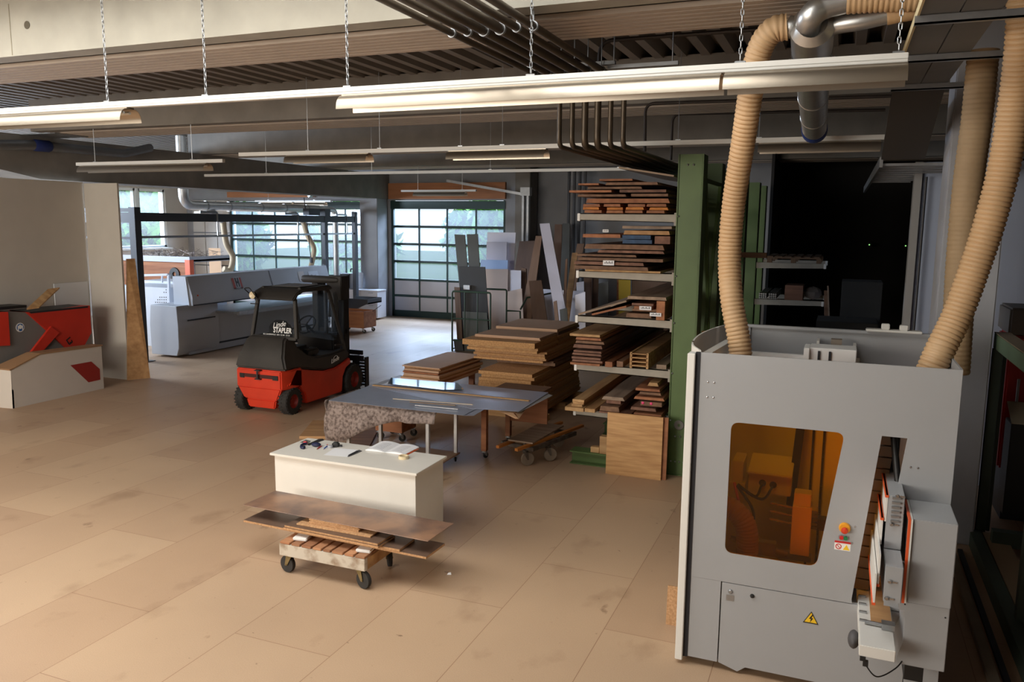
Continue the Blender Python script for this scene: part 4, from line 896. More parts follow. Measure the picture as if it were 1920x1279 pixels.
# brown batten sticking out to the right through the rack
board('batten', 'brown batten sticking out of the green rack on its right side', 'board', None, (-1.20, 11.4, 2.55), .55, .10, .07, 0, brownw)
# ================================================================== oak panels leaning against the rack
def leaning(nm, lb, cat, x0, x1, y, h, th, lean, m_, grp=None, rz=0., z=0.):
    o = MB().box(-(x1-x0)/2, (x1-x0)/2, 0, th, 0, h).build(nm, m_, None, bevel=.0015, seg=1, loc=((x0+x1)/2, y, z), rot=(-lean, 0, rz)); return tag(o, lb, cat, grp)
oakx = mat('knotty_oak', (206, 160, 106), .55, col2=(176, 128, 78), scale=5, stretch=(.5, 1, 5), detail=8, contrast=(.3, .62))
leaning('oak_board', 'large square knotty oak panel leaning against the base of the green rack', 'panel', -2.47, -1.80, 9.16, .755, .02, .03, oakx)
leaning('oak_board', 'narrower brown panel just behind the knotty oak panel', 'panel', -2.44, -1.745, 9.195, .75, .018, .03, larch)
leaning('wood_block', 'light wooden block standing left of the knotty oak panel on the rack base', 'block', -2.62, -2.48, 9.40, .22, .10, 0, pine, z=.166)
leaning('wood_block', 'small pale block lying beside the light wooden block on the rack base', 'block', -2.74, -2.63, 9.42, .07, .08, 0, pine, z=.166)
leaning('plank', 'pale plank leaning at the foot of the green rack near the hose', 'board', -1.47, -1.30, 9.5, 1.75, .03, .06, pine)
leaning('plank', 'second pale plank leaning further back behind the green upright', 'board', -1.42, -1.28, 11.1, 1.8, .03, .06, pine)
# ================================================================== machining centre with amber window
lgrey = mat('machine_grey', (162, 163, 165), .5, var=.03, scale=3)
lgrey2 = mat('machine_side_grey', (160, 162, 164), .5, var=.03, scale=3)
white2 = mat('machine_white', (224, 222, 216), .45)
orangee = mat('orange_edge', (226, 92, 44), .45)
amber = pane_mat('amber_pane', .03, (1.0, .60, .06, 1))
YM = 5.264
MC = thing('machining_centre', 'tall grey vertical machining centre with an amber safety window', 'machine', (-.05, 6.1, 0))
def mx(m_, nm, mt_, par=MC, **k): return m_.build(nm, mt_, par, W=True, **k)
def rrect(pts, r, n=6):
    """rounded polygon in (x, z)"""
    out = []; N = len(pts)
    for i in range(N):
        p = Vector(pts[i]+(0,)); out += [(v.x, v.y) for v in arc(p, pts[i-1]+(0,), pts[(i+1) % N]+(0,), r, n)]
    return out
WIN = rrect([(-.59, .84), (-.02, .84), (.092, 1.73), (-.59, 1.73)], .055)
OUT = [(-.805, .635), (.205, .635), (.20, .66), (.30, 1.735), (.44, 1.735), (.385, 1.2), (.385, .635), (.70, .635), (.70, 2.172), (-.805, 2.172)]
def holed_panel(outer, hole, y, th):
    bm = bmesh.new(); es = []
    for loop in (outer, hole):
        vs = [bm.verts.new((a, y, b)) for a, b in loop]
        es += [bm.edges.new((vs[i], vs[(i+1) % len(vs)])) for i in range(len(vs))]
    r = bmesh.ops.triangle_fill(bm, use_beauty=True, edges=es); fs = [g for g in r['geom'] if isinstance(g, bmesh.types.BMFace)]
    e = bmesh.ops.extrude_face_region(bm, geom=fs); bmesh.ops.translate(bm, verts=[v for v in e['geom'] if isinstance(v, bmesh.types.BMVert)], vec=(0, th, 0))
    bm.verts.index_update(); mb = MB(); mb.add([v.co.copy() for v in bm.verts], [[v.index for v in f.verts] for f in bm.faces]); bm.free(); return mb
fp = mx(holed_panel(OUT, WIN, YM, .012), 'front_panel', lgrey, smooth=20)
mx(MB().prism([(a, YM+.004, b) for a, b in rrect([(-.60, .83), (-.01, .83), (.102, 1.74), (-.60, 1.74)], .06)], (0, .004, 0)), 'window_pane', amber, fp, smooth=0)
mx(MB().box(-.835, -.805, YM-.004, YM+.02, .05, 2.172), 'seal_strip', mat('black_seal', (24, 26, 34), .5))
mx(MB().box(-.885, -.835, YM-.03, YM+.06, .03, 2.165).box(-.885, -.835, YM+.06, YM+.1, .03, 2.0), 'corner_post', white2, bevel=.004)
m = MB()
for x in (-.75, -.71):
    for z in (1.98, 1.88): m.sphere((x, YM, z), .0075, 8, (1, .6, 1))
for x, z in ((.47, 1.56), (.51, 1.56), (.19, 1.14), (.18, 1.03)): m.sphere((x, YM, z), .0075, 8, (1, .6, 1))
mx(m, 'rivets', chrome, fp)
# base cabinet with its hatch
mx(MB().box(-.805, -.605, YM+.001, YM+.02, .055, .634).box(-.60, .53, YM+.02, YM+.03, .055, .634).box(.53, .72, YM+.001, YM+.02, .03, .634), 'base_cabinet', lgrey, smooth=0)
ht = mx(MB().prism([(-.597, YM, .055), (-.47, YM, .015), (-.42, YM, .055), (.527, YM, .055), (.527, YM, .63), (-.597, YM, .63)], (0, .018, 0)), 'hatch', lgrey, bevel=.002)
mx(MB().lathe([(1e-4, .012), (.010, .012), (.015, .006), (.016, 0)], (-.54, YM, .575), (0, -1, 0), 16).box(-.565, -.515, YM-.002, YM, .51, .55), 'lock', galv, ht)
mx(MB().lathe([(1e-4, .016), (.010, .014), (.014, .004), (.014, 0)], (-.40, YM, .57), (0, -1, 0), 16), 'latch_knob', blackpl, ht)
yel = mat('warning_yellow', (240, 196, 40), .5)
def tri(c_, s_, y, th): return MB().prism([(c_[0]-s_, y, c_[1]-s_*.8), (c_[0]+s_, y, c_[1]-s_*.8), (c_[0], y, c_[1]+s_*.95)], (0, th, 0))
ws = mx(tri((-.03, .49), .047, YM-.002, .002), 'warning_sign', blackpl, ht)
mx(tri((-.03, .49), .038, YM-.003, .001), 'sign_face', yel, ws)
mx(MB().prism([(-.024, YM-.0042, .515), (-.042, YM-.0042, .484), (-.030, YM-.0042, .486), (-.036, YM-.0042, .458), (-.016, YM-.0042, .492), (-.028, YM-.0042, .490), (-.018, YM-.0042, .515)], (0, .001, 0)), 'flash_symbol', blackpl, ws)
# emergency stop, start/stop pair, sticker
es = mx(MB().lathe([(1e-4, .02), (.030, .02), (.034, .012), (.034, 0)], (.13, YM, 1.125), (0, -1, 0), 24), 'emergency_stop', mat('estop_yellow', (232, 160, 40), .45), fp)
mx(MB().lathe([(1e-4, .052), (.014, .05), (.021, .04), (.021, .034), (.012, .030), (.012, .018)], (.13, YM, 1.118), (0, -1, 0), 20), 'mushroom_button', mat('estop_red', (206, 62, 30), .4), es)
ss = mx(MB().prism([(a, YM-.008, b) for a, b in rrect([(.10, 1.045), (.155, 1.045), (.155, 1.075), (.10, 1.075)], .013)], (0, .008, 0)), 'switch_plate', galv, fp)
mx(MB().prism([(a, YM-.014, b) for a, b in rrect([(.104, 1.048), (.127, 1.048), (.127, 1.072), (.104, 1.072)], .01)], (0, .007, 0)), 'stop_button', mat('stop_red', (196, 40, 40), .45), ss)
mx(MB().prism([(a, YM-.014, b) for a, b in rrect([(.128, 1.048), (.151, 1.048), (.151, 1.072), (.128, 1.072)], .01)], (0, .007, 0)), 'start_button', mat('start_green', (30, 120, 70), .45), ss)
sk = mx(MB().box(.078, .172, YM-.001, YM, .975, 1.035), 'safety_sticker', whitep, fp, smooth=0)
mx(MB().box(.078, .172, YM-.002, YM-.001, 1.022, 1.035), 'red_bar', _mats['stop_red'], sk, smooth=0)
mx(MB().lathe([(.013, 0), (.013, .001), (.018, .001), (.018, 0), (.013, 0)], (.102, YM-.001, .998), (0, -1, 0), 20).bar((.092, YM-.0016, 1.008), (.112, YM-.0016, .988), .004, .001, (0, 1, 0)), 'prohibition_ring', _mats['stop_red'], sk)
mx(tri((.148, .996), .02, YM-.002, .001), 'mini_warning', yel, sk)
# other walls of the enclosure
mx(MB().box(.69, .702, YM+.012, 5.90, .06, 2.172), 'right_wall', lgrey2, smooth=0)
mx(MB().prism([(.70, 5.9, .06), (.70, 6.95, .06), (.70, 6.95, 2.17), (.70, 6.5, 2.17), (.70, 6.4, 1.3), (.70, 5.9, 1.3)], (.012, 0, 0)), 'right_rear_wall', lgrey2, smooth=0)
bw = mx(MB().box(-.83, .72, 6.96, 6.975, .06, 2.17).box(-.83, .72, 6.93, 6.975, 2.15, 2.172).box(-.745, -.66, 6.945, 6.96, .06, 2.15), 'back_wall', lgrey, smooth=0)
lw = MB(); P_ = spline([(-.83, YM+.1, 0), (-.93, 5.65, 0), (-.96, 6.1, 0), (-.92, 6.55, 0), (-.83, 6.96, 0)], 8)
for a, b in zip(P_, P_[1:]): lw.prism([(a.x, a.y, .06), (b.x, b.y, .06), (b.x+.012, b.y, .06), (a.x+.012, a.y, .06)], (0, 0, 2.11))
mx(lw, 'left_curved_wall', white2)
mx(MB().prism([(-.86, 5.75, 2.02), (-.80, 6.45, 2.02), (-.74, 6.45, 2.02), (-.80, 5.75, 2.02)], (0, 0, .08)), 'roof_brace', white2, smooth=0)
bk = mx(MB().box(-.115, .135, 6.80, 6.93, 1.90, 2.04).box(-.135, -.115, 6.78, 6.94, 1.9, 2.09).box(.135, .155, 6.78, 6.94, 1.9, 2.07), 'guide_bracket', white2, smooth=0)
mx(MB().box(-.03, .05, 6.76, 6.84, 2.04, 2.11).box(-.08, .10, 6.74, 6.86, 2.02, 2.04).cyl((.01, 6.79, 1.6), (.01, 6.79, 2.03), .022), 'motor_mount', mat('dusty_metal', (150, 138, 124), .6, metal=.4), bk, smooth=0)
mx(MB().box(.22, .62, 6.9, 7.0, 2.172, 2.19).box(.33, .39, 6.92, 6.98, 2.19, 2.235).box(.46, .52, 6.92, 6.98, 2.19, 2.23), 'rear_sockets', white2, bevel=.005)
mx(MB().box(-.82, .70, YM+.03, 6.95, .06, .09), 'floor_pan', lgrey2, smooth=0)
m = MB()
for x in (-.72, .55):
    for y in (5.45, 6.8): m.cyl((x, y, 0), (x, y, .06), .04)
mx(m, 'feet', steel_dk)
# inside, behind the amber pane
inw = mat('inner_white', (236, 236, 234), .5)
mx(MB().box(-.79, .18, 6.55, 6.6, .09, 2.0).prism([(-.24, 6.5, 1.40), (-.08, 6.5, 1.16), (-.05, 6.5, 1.20), (-.21, 6.5, 1.45)], (0, .04, 0)), 'inner_back_plate', inw, smooth=0)
mx(MB().box(-.17, .15, 6.30, 6.54, .09, 2.1).box(-.21, -.17, 6.26, 6.5, .5, 2.1), 'tool_column', inw, bevel=.004)
m = MB()
for x in (-.105, -.03):
    m.box(x-.008, x+.008, 6.285, 6.30, .3, 2.08)
    for k in range(30): m.sphere((x, 6.283, .4+k*.055), .007, 6)
mx(m, 'guide_rail', steel_dk)
mx(MB().prism([(-.265, 6.2, .9), (-.205, 6.2, .9), (-.165, 6.2, 1.55), (-.19, 6.2, 1.62), (-.225, 6.2, 1.55)], (0, .07, 0)), 'black_bellows', blackpl, smooth=0)
hd = mx(MB().box(-.53, -.23, 6.02, 6.3, 1.03, 1.19).prism([(-.535, 5.98, 1.18), (-.225, 5.98, 1.18), (-.225, 6.3, 1.24), (-.535, 6.3, 1.24)], (0, 0, .018)), 'spindle_housing', white2, bevel=.005)
mx(MB().lathe([(1e-4, .012), (.022, .012), (.026, 0)], (-.43, 6.02, 1.11), (0, -1, 0), 16), 'cable_gland', blackpl, hd)
mx(MB().lathe([(1e-4, .012), (.022, .012), (.026, 0)], (-.355, 6.02, 1.105), (0, -1, 0), 16), 'cable_gland', blackpl, hd)
for k, (a, b, c_) in enumerate((((-.43, 6.0, 1.11), (-.47, 5.93, 1.03), (-.60, 5.95, 1.10)), ((-.355, 6.0, 1.1), (-.42, 5.92, 1.02), (-.58, 5.94, 1.08)), ((-.62, 5.92, 1.12), (-.56, 5.9, .9), (-.52, 5.95, .66)), ((-.60, 5.92, 1.1), (-.47, 5.88, .92), (-.50, 5.95, .64)), ((-.58, 5.9, .98), (-.44, 5.88, .72), (-.54, 5.9, .70)))):
    mx(MB().tube(spline([a, b, c_], 8), .010, 6), 'cable', orangee if k == 2 else blackpl, hd)
mx(MB().box(-.65, -.57, 6.0, 6.25, 1.10, 1.26).box(-.66, -.55, 5.98, 6.28, .5, 1.10), 'vertical_housing', white2, bevel=.005)
sp = mx(MB().box(-.205, -.075, 5.86, 6.02, .66, 1.02).box(-.20, -.085, 5.88, 6.0, 1.02, 1.11), 'drill_head', white2, bevel=.004)
m = MB()
for k in range(3): m.cyl((-.36, 5.92, 1.0-k*.06), (-.205, 5.92, .985-k*.06), .011)
for k in range(5): m.box(-.075, -.035, 5.88, 5.98, .86+k*.03, .877+k*.03)
mx(m, 'chrome_rods', chrome, sp)
mx(MB().box(-.55, -.06, 5.9, 6.0, .60, .635).cyl((-.62, 5.84, .72), (-.22, 5.86, .655), .022).box(-.42, -.30, 5.82, 5.9, .66, .73), 'lower_slide', galv, bevel=.003)
mx(MB().box(-.66, -.30, 5.5, 6.2, .09, .56), 'inner_pedestal', inw, bevel=.004)
mx(MB().box(-.05, .12, 5.9, 6.0, .85, .93), 'side_block', steel_dk, bevel=.004)
ribbed = mat('beige_hose', (206, 170, 128), .55, var=.12, scale=3)
def hose_mesh(pts, r, pitch, rib=.10):
    P = resample(spline(pts, 24), pitch/4); rs = [r*(1+rib*(0, .8, 1, .8)[i % 4]-rib*.5) for i in range(len(P))]
    return MB().tube(P, rs, 18)
mx(hose_mesh([(-.72, 5.8, .98), (-.60, 5.78, .96), (-.51, 5.76, .86), (-.49, 5.76, .70), (-.49, 5.76, .57)], .075, .022), 'inner_hose', ribbed, smooth=80)
# outfeed side: boxes, clamping beam with orange edges, support table
UB = mx(MB().box(.472, .70, 4.90, YM-.001, .862, 1.36), 'upper_box', lgrey, bevel=.004)
mx(MB().prism([(.472, 4.885, 1.36), (.472, 4.885, .862), (.472, 4.905, .862), (.472, 5.25, 1.34), (.472, 5.25, 1.36)], (-.012, 0, 0)), 'side_cover', white2, UB)
mx(MB().prism([(.462, 4.884, 1.362), (.462, 4.884, .86), (.462, 4.898, .86), (.462, 4.898, 1.35), (.462, 5.25, 1.35), (.462, 5.25, 1.362)], (-.014, 0, 0)), 'orange_trim', orangee, UB)
mx(MB().cyl((.46, 5.0, 1.06), (.43, 5.0, 1.06), .007).cyl((.43, 5.0, 1.06), (.425, 4.985, 1.06), .012), 'toggle', galv, UB)
LB = mx(MB().prism([(.44, 4.92, .47), (.70, 4.92, .47), (.70, 4.92, .858), (.44, 4.92, .858), (.44, 4.92, .80), (.475, 4.92, .80), (.475, 4.92, .60)], (0, YM-4.922, 0)), 'lower_box', lgrey, bevel=.003)
mx(MB().box(.46, .69, 4.918, 4.92, .855, .861).sphere((.47, 4.919, .84), .005, 6).sphere((.68, 4.919, .80), .005, 6), 'shadow_gap', blackpl, LB)
mx(MB().box(.50, .60, 4.96, 5.2, .36, .47), 'underside_box', blackpl, LB)
def cY(x, y, Y): return aty(1580+x/2.671, 800+y/2.671, Y)
A0 = [cY(240, 345, 5.0), cY(302, 332, 5.0), cY(247, 615, 5.0), cY(190, 605, 5.0)]
B0 = [cY(200, 745, 4.74), cY(266, 752, 4.74), cY(250, 888, 4.74), cY(184, 868, 4.74)]
xa, xb = .342, .432; zA, zAB, zB = A0[0].z, (A0[3].z+A0[2].z)/2, (B0[2].z+B0[3].z)/2
CB = mx(MB().box(xa, xb, 5.0, 5.75, zAB, zA).box(xa, xb, 4.74, 5.75, zB, zAB-.004), 'clamping_beam', lgrey, bevel=.003)
for k, (x, y0, z0, z1) in enumerate(((.338, 5.0, zA-.16, zA), (.322, 5.0, zAB+.02, zA-.14), (.310, 4.76, zAB-.14, zAB+.05), (.296, 4.74, zB-.03, zAB-.06))):
    pl = mx(MB().box(x-.005, x+.005, y0, 5.7, z0, z1), 'cover_plate', white2, CB, smooth=0)
    mx(MB().box(x-.011, x+.008, y0-.004, 5.7, z0 if k > 1 else z1-.014, z0+.014 if k > 1 else z1), 'orange_strip', orangee, CB, smooth=0)
for (x, y, Y) in ((275, 348, 4.995), (245, 490, 4.995), (236, 777, 4.735), (220, 860, 4.735)):
    p = cY(x, y, Y); mx(MB().lathe([(1e-4, .01), (.008, .01), (.012, .003), (.012, 0)], p, (0, -1, 0), 14).box(p.x+.014, p.x+.038, Y-.002, Y+.002, p.z-.005, p.z+.004), 'clamp_bolt', chrome, CB)
m = MB(); p = cY(262, 425, 4.995)
for k in range(6): m.box(p.x-.02, p.x+.025, 4.985, 4.999, p.z+.075-k*.028, p.z+.087-k*.028)
mx(m, 'vent_slots', galv, CB, smooth=0)
mx(MB().cyl((.37, 5.42, 1.74), (.415, 5.30, 1.42), .02).box(.33, .42, 5.5, 5.6, 1.46, 1.78), 'cylinder', blackpl, CB)
OT = mx(MB().box(.238, .425, 4.70, 5.75, .585, .652), 'support_table', white2, bevel=.004)
mx(MB().box(.305, .42, 4.98, 5.72, .653, .658), 'wooden_bed', oak, OT, smooth=0)
m = MB()
for k in range(7): m.box(.242, .285, 5.0+k*.115, 5.012+k*.115, .6525, .664)
mx(m, 'support_bars', galv, OT, smooth=0)
mx(MB().cyl((.27, 4.97, .668), (.36, 4.965, .668), .012).box(.36, .43, 4.93, 4.99, .655, .69), 'stop_cylinder', galv, OT)
mx(MB().box(.245, .275, 4.694, 4.72, .56, .585).box(.262, .29, 4.694, 4.72, .53, .56), 'end_bracket', blackpl, OT)
rl = MB().sphere((.215, 4.93, .565), .055, 16, (.6, 1, 1)); mx(rl, 'end_roller', mat('grey_rubber', (74, 72, 74), .6), OT)
mx(MB().tube(spline([(.27, 4.71, .54), (.34, 4.72, .47), (.44, 4.85, .47), (.50, 4.96, .50)], 8), .004, 6), 'cable', blackpl, OT)
m = MB()
for k in range(14): m.prism([(.215+.0065*k, 5.45, .66+k*.075), (.30+.0065*k, 5.45, .66+k*.075), (.306+.0065*k, 5.45, .725+k*.075), (.221+.0065*k, 5.45, .725+k*.075)], (0, .03, 0))
mx(m, 'slatted_blind', mat('tan_slats', (150, 130, 108), .6), CB, smooth=0)
# chipboard offcut on the floor to the left
leaning('particleboard', 'light chipboard offcut standing on the floor left of the grey machine', 'board', -1.05, -.955, 5.75, .30, .02, .08, particle)
# ================================================================== dust hoses and spiral duct
def ph(px, py, Y): return aty(px, py, Y)
o = hose_mesh([ph(1390, 690, 6.0), ph(1386, 640, 6.02), ph(1372, 560, 6.05), ph(1368, 480, 6.1), ph(1376, 380, 6.05), ph(1393, 270, 5.9), ph(1408, 170, 5.75), ph(1424, 95, 5.65), ph(1448, 58, 5.6), ph(1478, 50, 5.6)], .080, .030).build('extraction_hose', ribbed, None, W=True, loc=tuple(ph(1478, 50, 5.6)), smooth=80); tag(o, 'ribbed beige hose rising from the machine to the metal duct hub', 'hose', 'dust extraction hoses')
o = hose_mesh([ph(1738, 715, 5.74), ph(1761, 660, 5.76), ph(1795, 590, 5.82), ph(1828, 500, 5.85), ph(1856, 415, 5.85), ph(1882, 315, 5.85), ph(1903, 190, 5.8), ph(1916, 80, 5.7), ph(1922, -40, 5.6)], .088, .030).build('extraction_hose', ribbed, None, W=True, loc=tuple(ph(1918, -40, 5.85)), smooth=80); tag(o, 'ribbed beige hose slanting up along the right edge from the machine', 'hose', 'dust extraction hoses')
dust = mat('dusty_hose', (168, 142, 108), .7, var=.15, scale=3)
o = hose_mesh([ph(1790, 700, 6.55), ph(1796, 600, 6.55), ph(1803, 480, 6.6), ph(1816, 340, 6.6), ph(1832, 220, 6.6), ph(1844, 95, 6.6)], .098, .034, .05).build('extraction_hose', dust, None, W=True, loc=tuple(ph(1844, 95, 6.6)), smooth=80); tag(o, 'dull straight hose hanging behind the slanting hose beside the column', 'hose', 'dust extraction hoses')
spiral = mat('spiral_duct', (214, 214, 212), .36, metal=.9, var=.12, scale=9)
HB = thing('spiral_duct', 'shiny round metal duct with a branching hub under the beams', 'duct', tuple(ph(1522, 60, 6.1)))
def hx(m_, nm, mt_, **k): return m_.build(nm, mt_, HB, W=True, **k)
a, b = ph(1523, 50, 5.55), ph(1522, 112, 6.08); d1 = (ph(1527, 240, 8.85)-b).normalized()
hub = MB().lathe([(.09, -.05), (.134, 0), (.134, .02)], a, (b-a), 24).cyl(a, b, .132, .128, 24); hx(hub, 'hub', spiral)
end = ph(1527, 240, 8.85); L_ = (end-b).length; prof = []; k = 0.
while k < L_:
    prof += [(.118, k), (.118, k+.30), (.123, k+.305), (.123, k+.325), (.118, k+.33)]; k += .9
prof = [(r, t) for r, t in prof if t <= L_]+[(.118, L_)]
hx(MB().lathe(prof, b, d1, 24), 'duct_pipe', spiral)
m = MB().lathe([(.126, .35), (.134, .352), (.134, .372), (.126, .374)], a, (b-a), 24)
for s_ in (-1, 1): m.box(b.x+s_*.137-.012, b.x+s_*.137+.012, b.y-.02, b.y+.02, b.z-.012, b.z+.012)
hx(m, 'clamp_ring', galv)
hx(MB().lathe([(.12, L_), (.126, L_+.02), (.126, L_+.18), (.12, L_+.2), (1e-4, L_+.2)], b, d1, 24), 'blue_sleeve', mat('blue_sleeve', (36, 62, 130), .6))
hx(MB().tube(spline([ph(1478, 50, 5.6), ph(1490, 52, 5.6), ph(1512, 58, 5.65)], 6), [.068]*7+[.074]*6, 18), 'branch', spiral, smooth=60)
hx(MB().tube(spline([ph(1514, 62, 5.60), ph(1520, 32, 5.46), ph(1545, 12, 5.46), ph(1588, 0, 5.46)], 8), .076, 18), 'branch', spiral, smooth=60)
hx(MB().tube(spline([ph(1530, 66, 5.7), ph(1565, 48, 5.6), ph(1610, 40, 5.56), ph(1662, 28, 5.56)], 8), .055, 18), 'branch', spiral, smooth=60)
for (pts, r, lb) in (([ph(1588, 0, 5.46), ph(1650, -4, 5.46), ph(1720, -6, 5.46), ph(1750, -8, 5.46)], .079, 'beige hose running level from the upper branch of the metal hub'), ([ph(1662, 28, 5.56), ph(1690, 22, 5.56), ph(1712, 18, 5.56), ph(1735, 12, 5.56)], .06, 'smooth beige hose running from the lower branch of the metal hub')):
    o = hose_mesh(pts, r, .030, .10 if r > .07 else .02).build('extraction_hose', ribbed, None, W=True, loc=tuple(pts[0]), smooth=80); tag(o, lb, 'hose', 'dust extraction hoses')
# ================================================================== hanging plate ceiling and cable ladder at the right
plate = mat('dusty_plate', (120, 122, 124), .6, var=.3, scale=1.5, detail=6)
PT = thing('service_platform', 'grey sheet metal underside of the service platform hung above the machine', 'platform', (.65, 6.0, 4.1))
def qx(m_, nm, mt_, **k): return m_.build(nm, mt_, PT, W=True, **k)
for k, (y0, y1) in enumerate(((3.6, 5.0), (5.008, 6.05), (6.058, 7.4))):
    for x0, x1 in ((.30, .486), (.494, .68)): qx(MB().box(x0, x1, y0, y1, 4.10, 4.118), 'plate', plate, smooth=0)
qx(MB().box(.29, .302, 3.6, 7.4, 4.095, 4.15), 'edge_strip', mat('cream_edge', (206, 190, 150), .7), smooth=0)
for y, xe in ((4.95, 1.6), (6.05, 1.08), (7.25, .94)): qx(MB().box(.28, xe, y-.02, y+.02, 4.05, 4.06).box(.28, xe, y-.02, y-.012, 4.05, 4.095), 'cross_angle', galv, smooth=0)
qx(MB().prism([(.30, 7.4, 4.10), (.68, 7.4, 4.10), (.68, 8.75, 3.63), (.30, 8.75, 3.63)], (0, .01, .03)), 'sloping_plate', mat('dark_plate', (70, 66, 62), .7), smooth=0)
CL = thing('cable_ladder', 'grey cable ladder with rungs running back below the beams', 'cable ladder', (.8, 12, 3.6))
MB().box(.29, .32, 8.8, 15.6, 3.56, 3.66).build('side_rail', galv, CL, W=True, smooth=0)
MB().box(1.28, 1.31, 8.9, 10.4, 3.56, 3.66).build('side_rail', galv, CL, W=True, smooth=0)
for k in range(9): MB().box(.32, 1.28 if k < 4 else .8, 8.85+k*.42, 8.93+k*.42, 3.575, 3.60).build('rung', galv, CL, W=True, smooth=0)
m = MB().cyl((.84, 10.40, 3.55), (.84, 10.40, 0), .014, n=8); tag(m.build('vertical_conduit', steel_dk, None, W=True, loc=(.84, 10.40, 0)), 'thin dark upright pipe in front of the blue-grey panel wall', 'pipe')
# ================================================================== strip lights on chains
def chain(parent, x, y, z0, z1, m_, fine=True):
    mb = MB(); p = .036; n = int((z1-z0)/p)
    if fine:
        for k in range(n):
            z = z0+k*p; u = Vector((1, 0, 0)) if k % 2 else Vector((0, 1, 0))
            q = [Vector((x, y, z-.004))+u*.0 , Vector((x, y, z+.006))+u*.008, Vector((x, y, z+.034))+u*.008, Vector((x, y, z+.044)), Vector((x, y, z+.034))-u*.008, Vector((x, y, z+.006))-u*.008, Vector((x, y, z-.004))]
            mb.tube(q, .0032, 5, False)
    else: mb.cyl((x, y, z0), (x, y, z1), .004, n=5)
    return mb.build('chain' if fine else 'suspension_wire', m_, parent, W=True)
def strip_light(label, Y, z, x0, x1, units, chains, fine=True):
    t = thing('strip_light', label, 'lamp', ((x0+x1)/2, Y, z), 0, 'strip lights under the roof')
    MB().box(x0, x1, Y-.03, Y+.03, z-.02, z+.03).box(x0, x1, Y-.034, Y+.034, z-.004, z+.002).build('trunking_rail', rail_white, t, W=True, bevel=.003)
    for a, b in units:
        pr = []
        for s_ in (1, -1):
            row = [(Y+s_*(.035+.075*math.sin(q*PI/2/6)), z-.03-.10*(1-math.cos(q*PI/2/6))) for q in range(7)]
            pr += row if s_ == 1 else row[::-1]
        mb = MB(); n = len(pr); thn = .002
        top = [(y, zz) for y, zz in pr]; half = n//2
        for rows in (top[:half], top[half:]):
            vs = []
            for y, zz in rows: vs += [(a, y, zz), (b, y, zz)]
            for y, zz in rows: vs += [(a, y*1+(-thn if y > Y else thn), zz-thn*.5), (b, y+(-thn if y > Y else thn), zz-thn*.5)]
            k = len(rows); fs = [(2*i, 2*i+1, 2*i+3, 2*i+2) for i in range(k-1)]+[(2*k+2*i, 2*k+2*i+2, 2*k+2*i+3, 2*k+2*i+1) for i in range(k-1)]
            mb.add(vs, fs)
        mb.box(a, b, Y-.036, Y+.036, z-.035, z-.022)
        r = mb.build('reflector', refl, t, W=True, smooth=60)
        for s_ in (-1, 1): MB().cyl((a+.04, Y+s_*.03, z-.06), (b-.04, Y+s_*.03, z-.06), .013, n=8).build('lamp_tube', tubem, r, W=True)
    for x in chains:
        MB().box(x-.03, x+.03, Y-.015, Y+.015, z+.03, z+.042).build('hanger', galv, t, W=True)
        chain(t, x, Y, z+.045, ZD, galv, fine)
    return t
strip_light('white strip light on chains across the foreground with three aluminium reflectors', 5.05, 3.90, -10.0, .27, [(-9.0, -5.38), (-3.35, -.72), (-.70, .27)], [-5.62, -4.60, -3.32, -1.93, -.62, .22])
u = lambda px, py, z=3.9: atz(px, py, z).x
strip_light('second row strip light running behind the first beam', 9.40, 3.90, -8.0, .35, [(u(555, 290), u(712, 287)), (u(858, 283), u(1040, 279)), (u(1427, 268), u(1650, 264))], [u(562, 285), u(690, 280), u(846, 276), u(927, 274), u(1270, 268), u(1420, 262)], False)
strip_light('short second row strip light at the left under the longitudinal girder', 9.75, 3.85, -11.6, -8.6, [(-11.5, -8.9)], [-11.2, -9.2], False)
strip_light('third row strip light catching daylight in front of the gates', 13.7, 3.90, -12.6, -2.2, [], [-11, -8.5, -6, -3.6], False)
strip_light('rear strip light close to the wide gate', 20.6, 3.55, -17.0, -14.2, [(-16.8, -15.6), (-15.5, -14.4)], [-16.5, -14.8], False)
strip_light('strip light near the tall gate in front of its wooden header', 19.2, 3.78, -11.0, -8.8, [(-10.6, -9.1)], [-10.5, -9.2], False)
# ================================================================== pipes under the roof
pipem = mat('dark_pipe', (96, 84, 70), .42, metal=.5, var=.3, scale=6)
nmx = ['leftmost', 'second from left', 'third from left', 'third from right', 'second from right', 'rightmost']
for k in range(6):
    x = -2.62+.122*k; r = (.024, .026, .034, .034, .026, .026)[k]; y2 = 13.4-.25*k
    t = thing('heating_pipe', '%s of the six dark pipes running under the roof to the rack' % nmx[k], 'pipe', (x, 7.65, 4.3), 0, 'dark pipes under the roof')
    MB().tube(bend([(x, 2.2, 4.30), (x, 7.65+.02*k, 4.30), (x, 7.65+.02*k, 3.73), (x, y2, 3.73)], .10, 6), r, 12).build('pipe', pipem, t, W=True)
    for y in (5.30, 6.95):
        m = MB(); m.lathe([(r+.001, -.012), (r+.008, -.012), (r+.008, .012), (r+.001, .012)], (x, y, 4.30), (0, 1, 0), 14).cyl((x, y, 4.30+r), (x, y, ZD-.002 if y > 6.3 else 4.398), .005, n=6)
        m.build('pipe_clamp', galv, t, W=True)
m = MB().box(-2.75, -1.9, 6.98, 7.02, 4.345, 4.375).box(-1.95, -1.35, 6.93, 6.97, 4.30, 4.33).cyl((-1.9, 6.95, 4.36), (-1.9, 6.95, ZD-.002), .006).cyl((-1.4, 6.95, 4.32), (-1.4, 6.95, ZD-.002), .006); tag(m.build('support_rail', galv, None, W=True, loc=(-2.2, 6.95, 4.36)), 'galvanised support rail holding the dark pipes under the deck', 'rail')
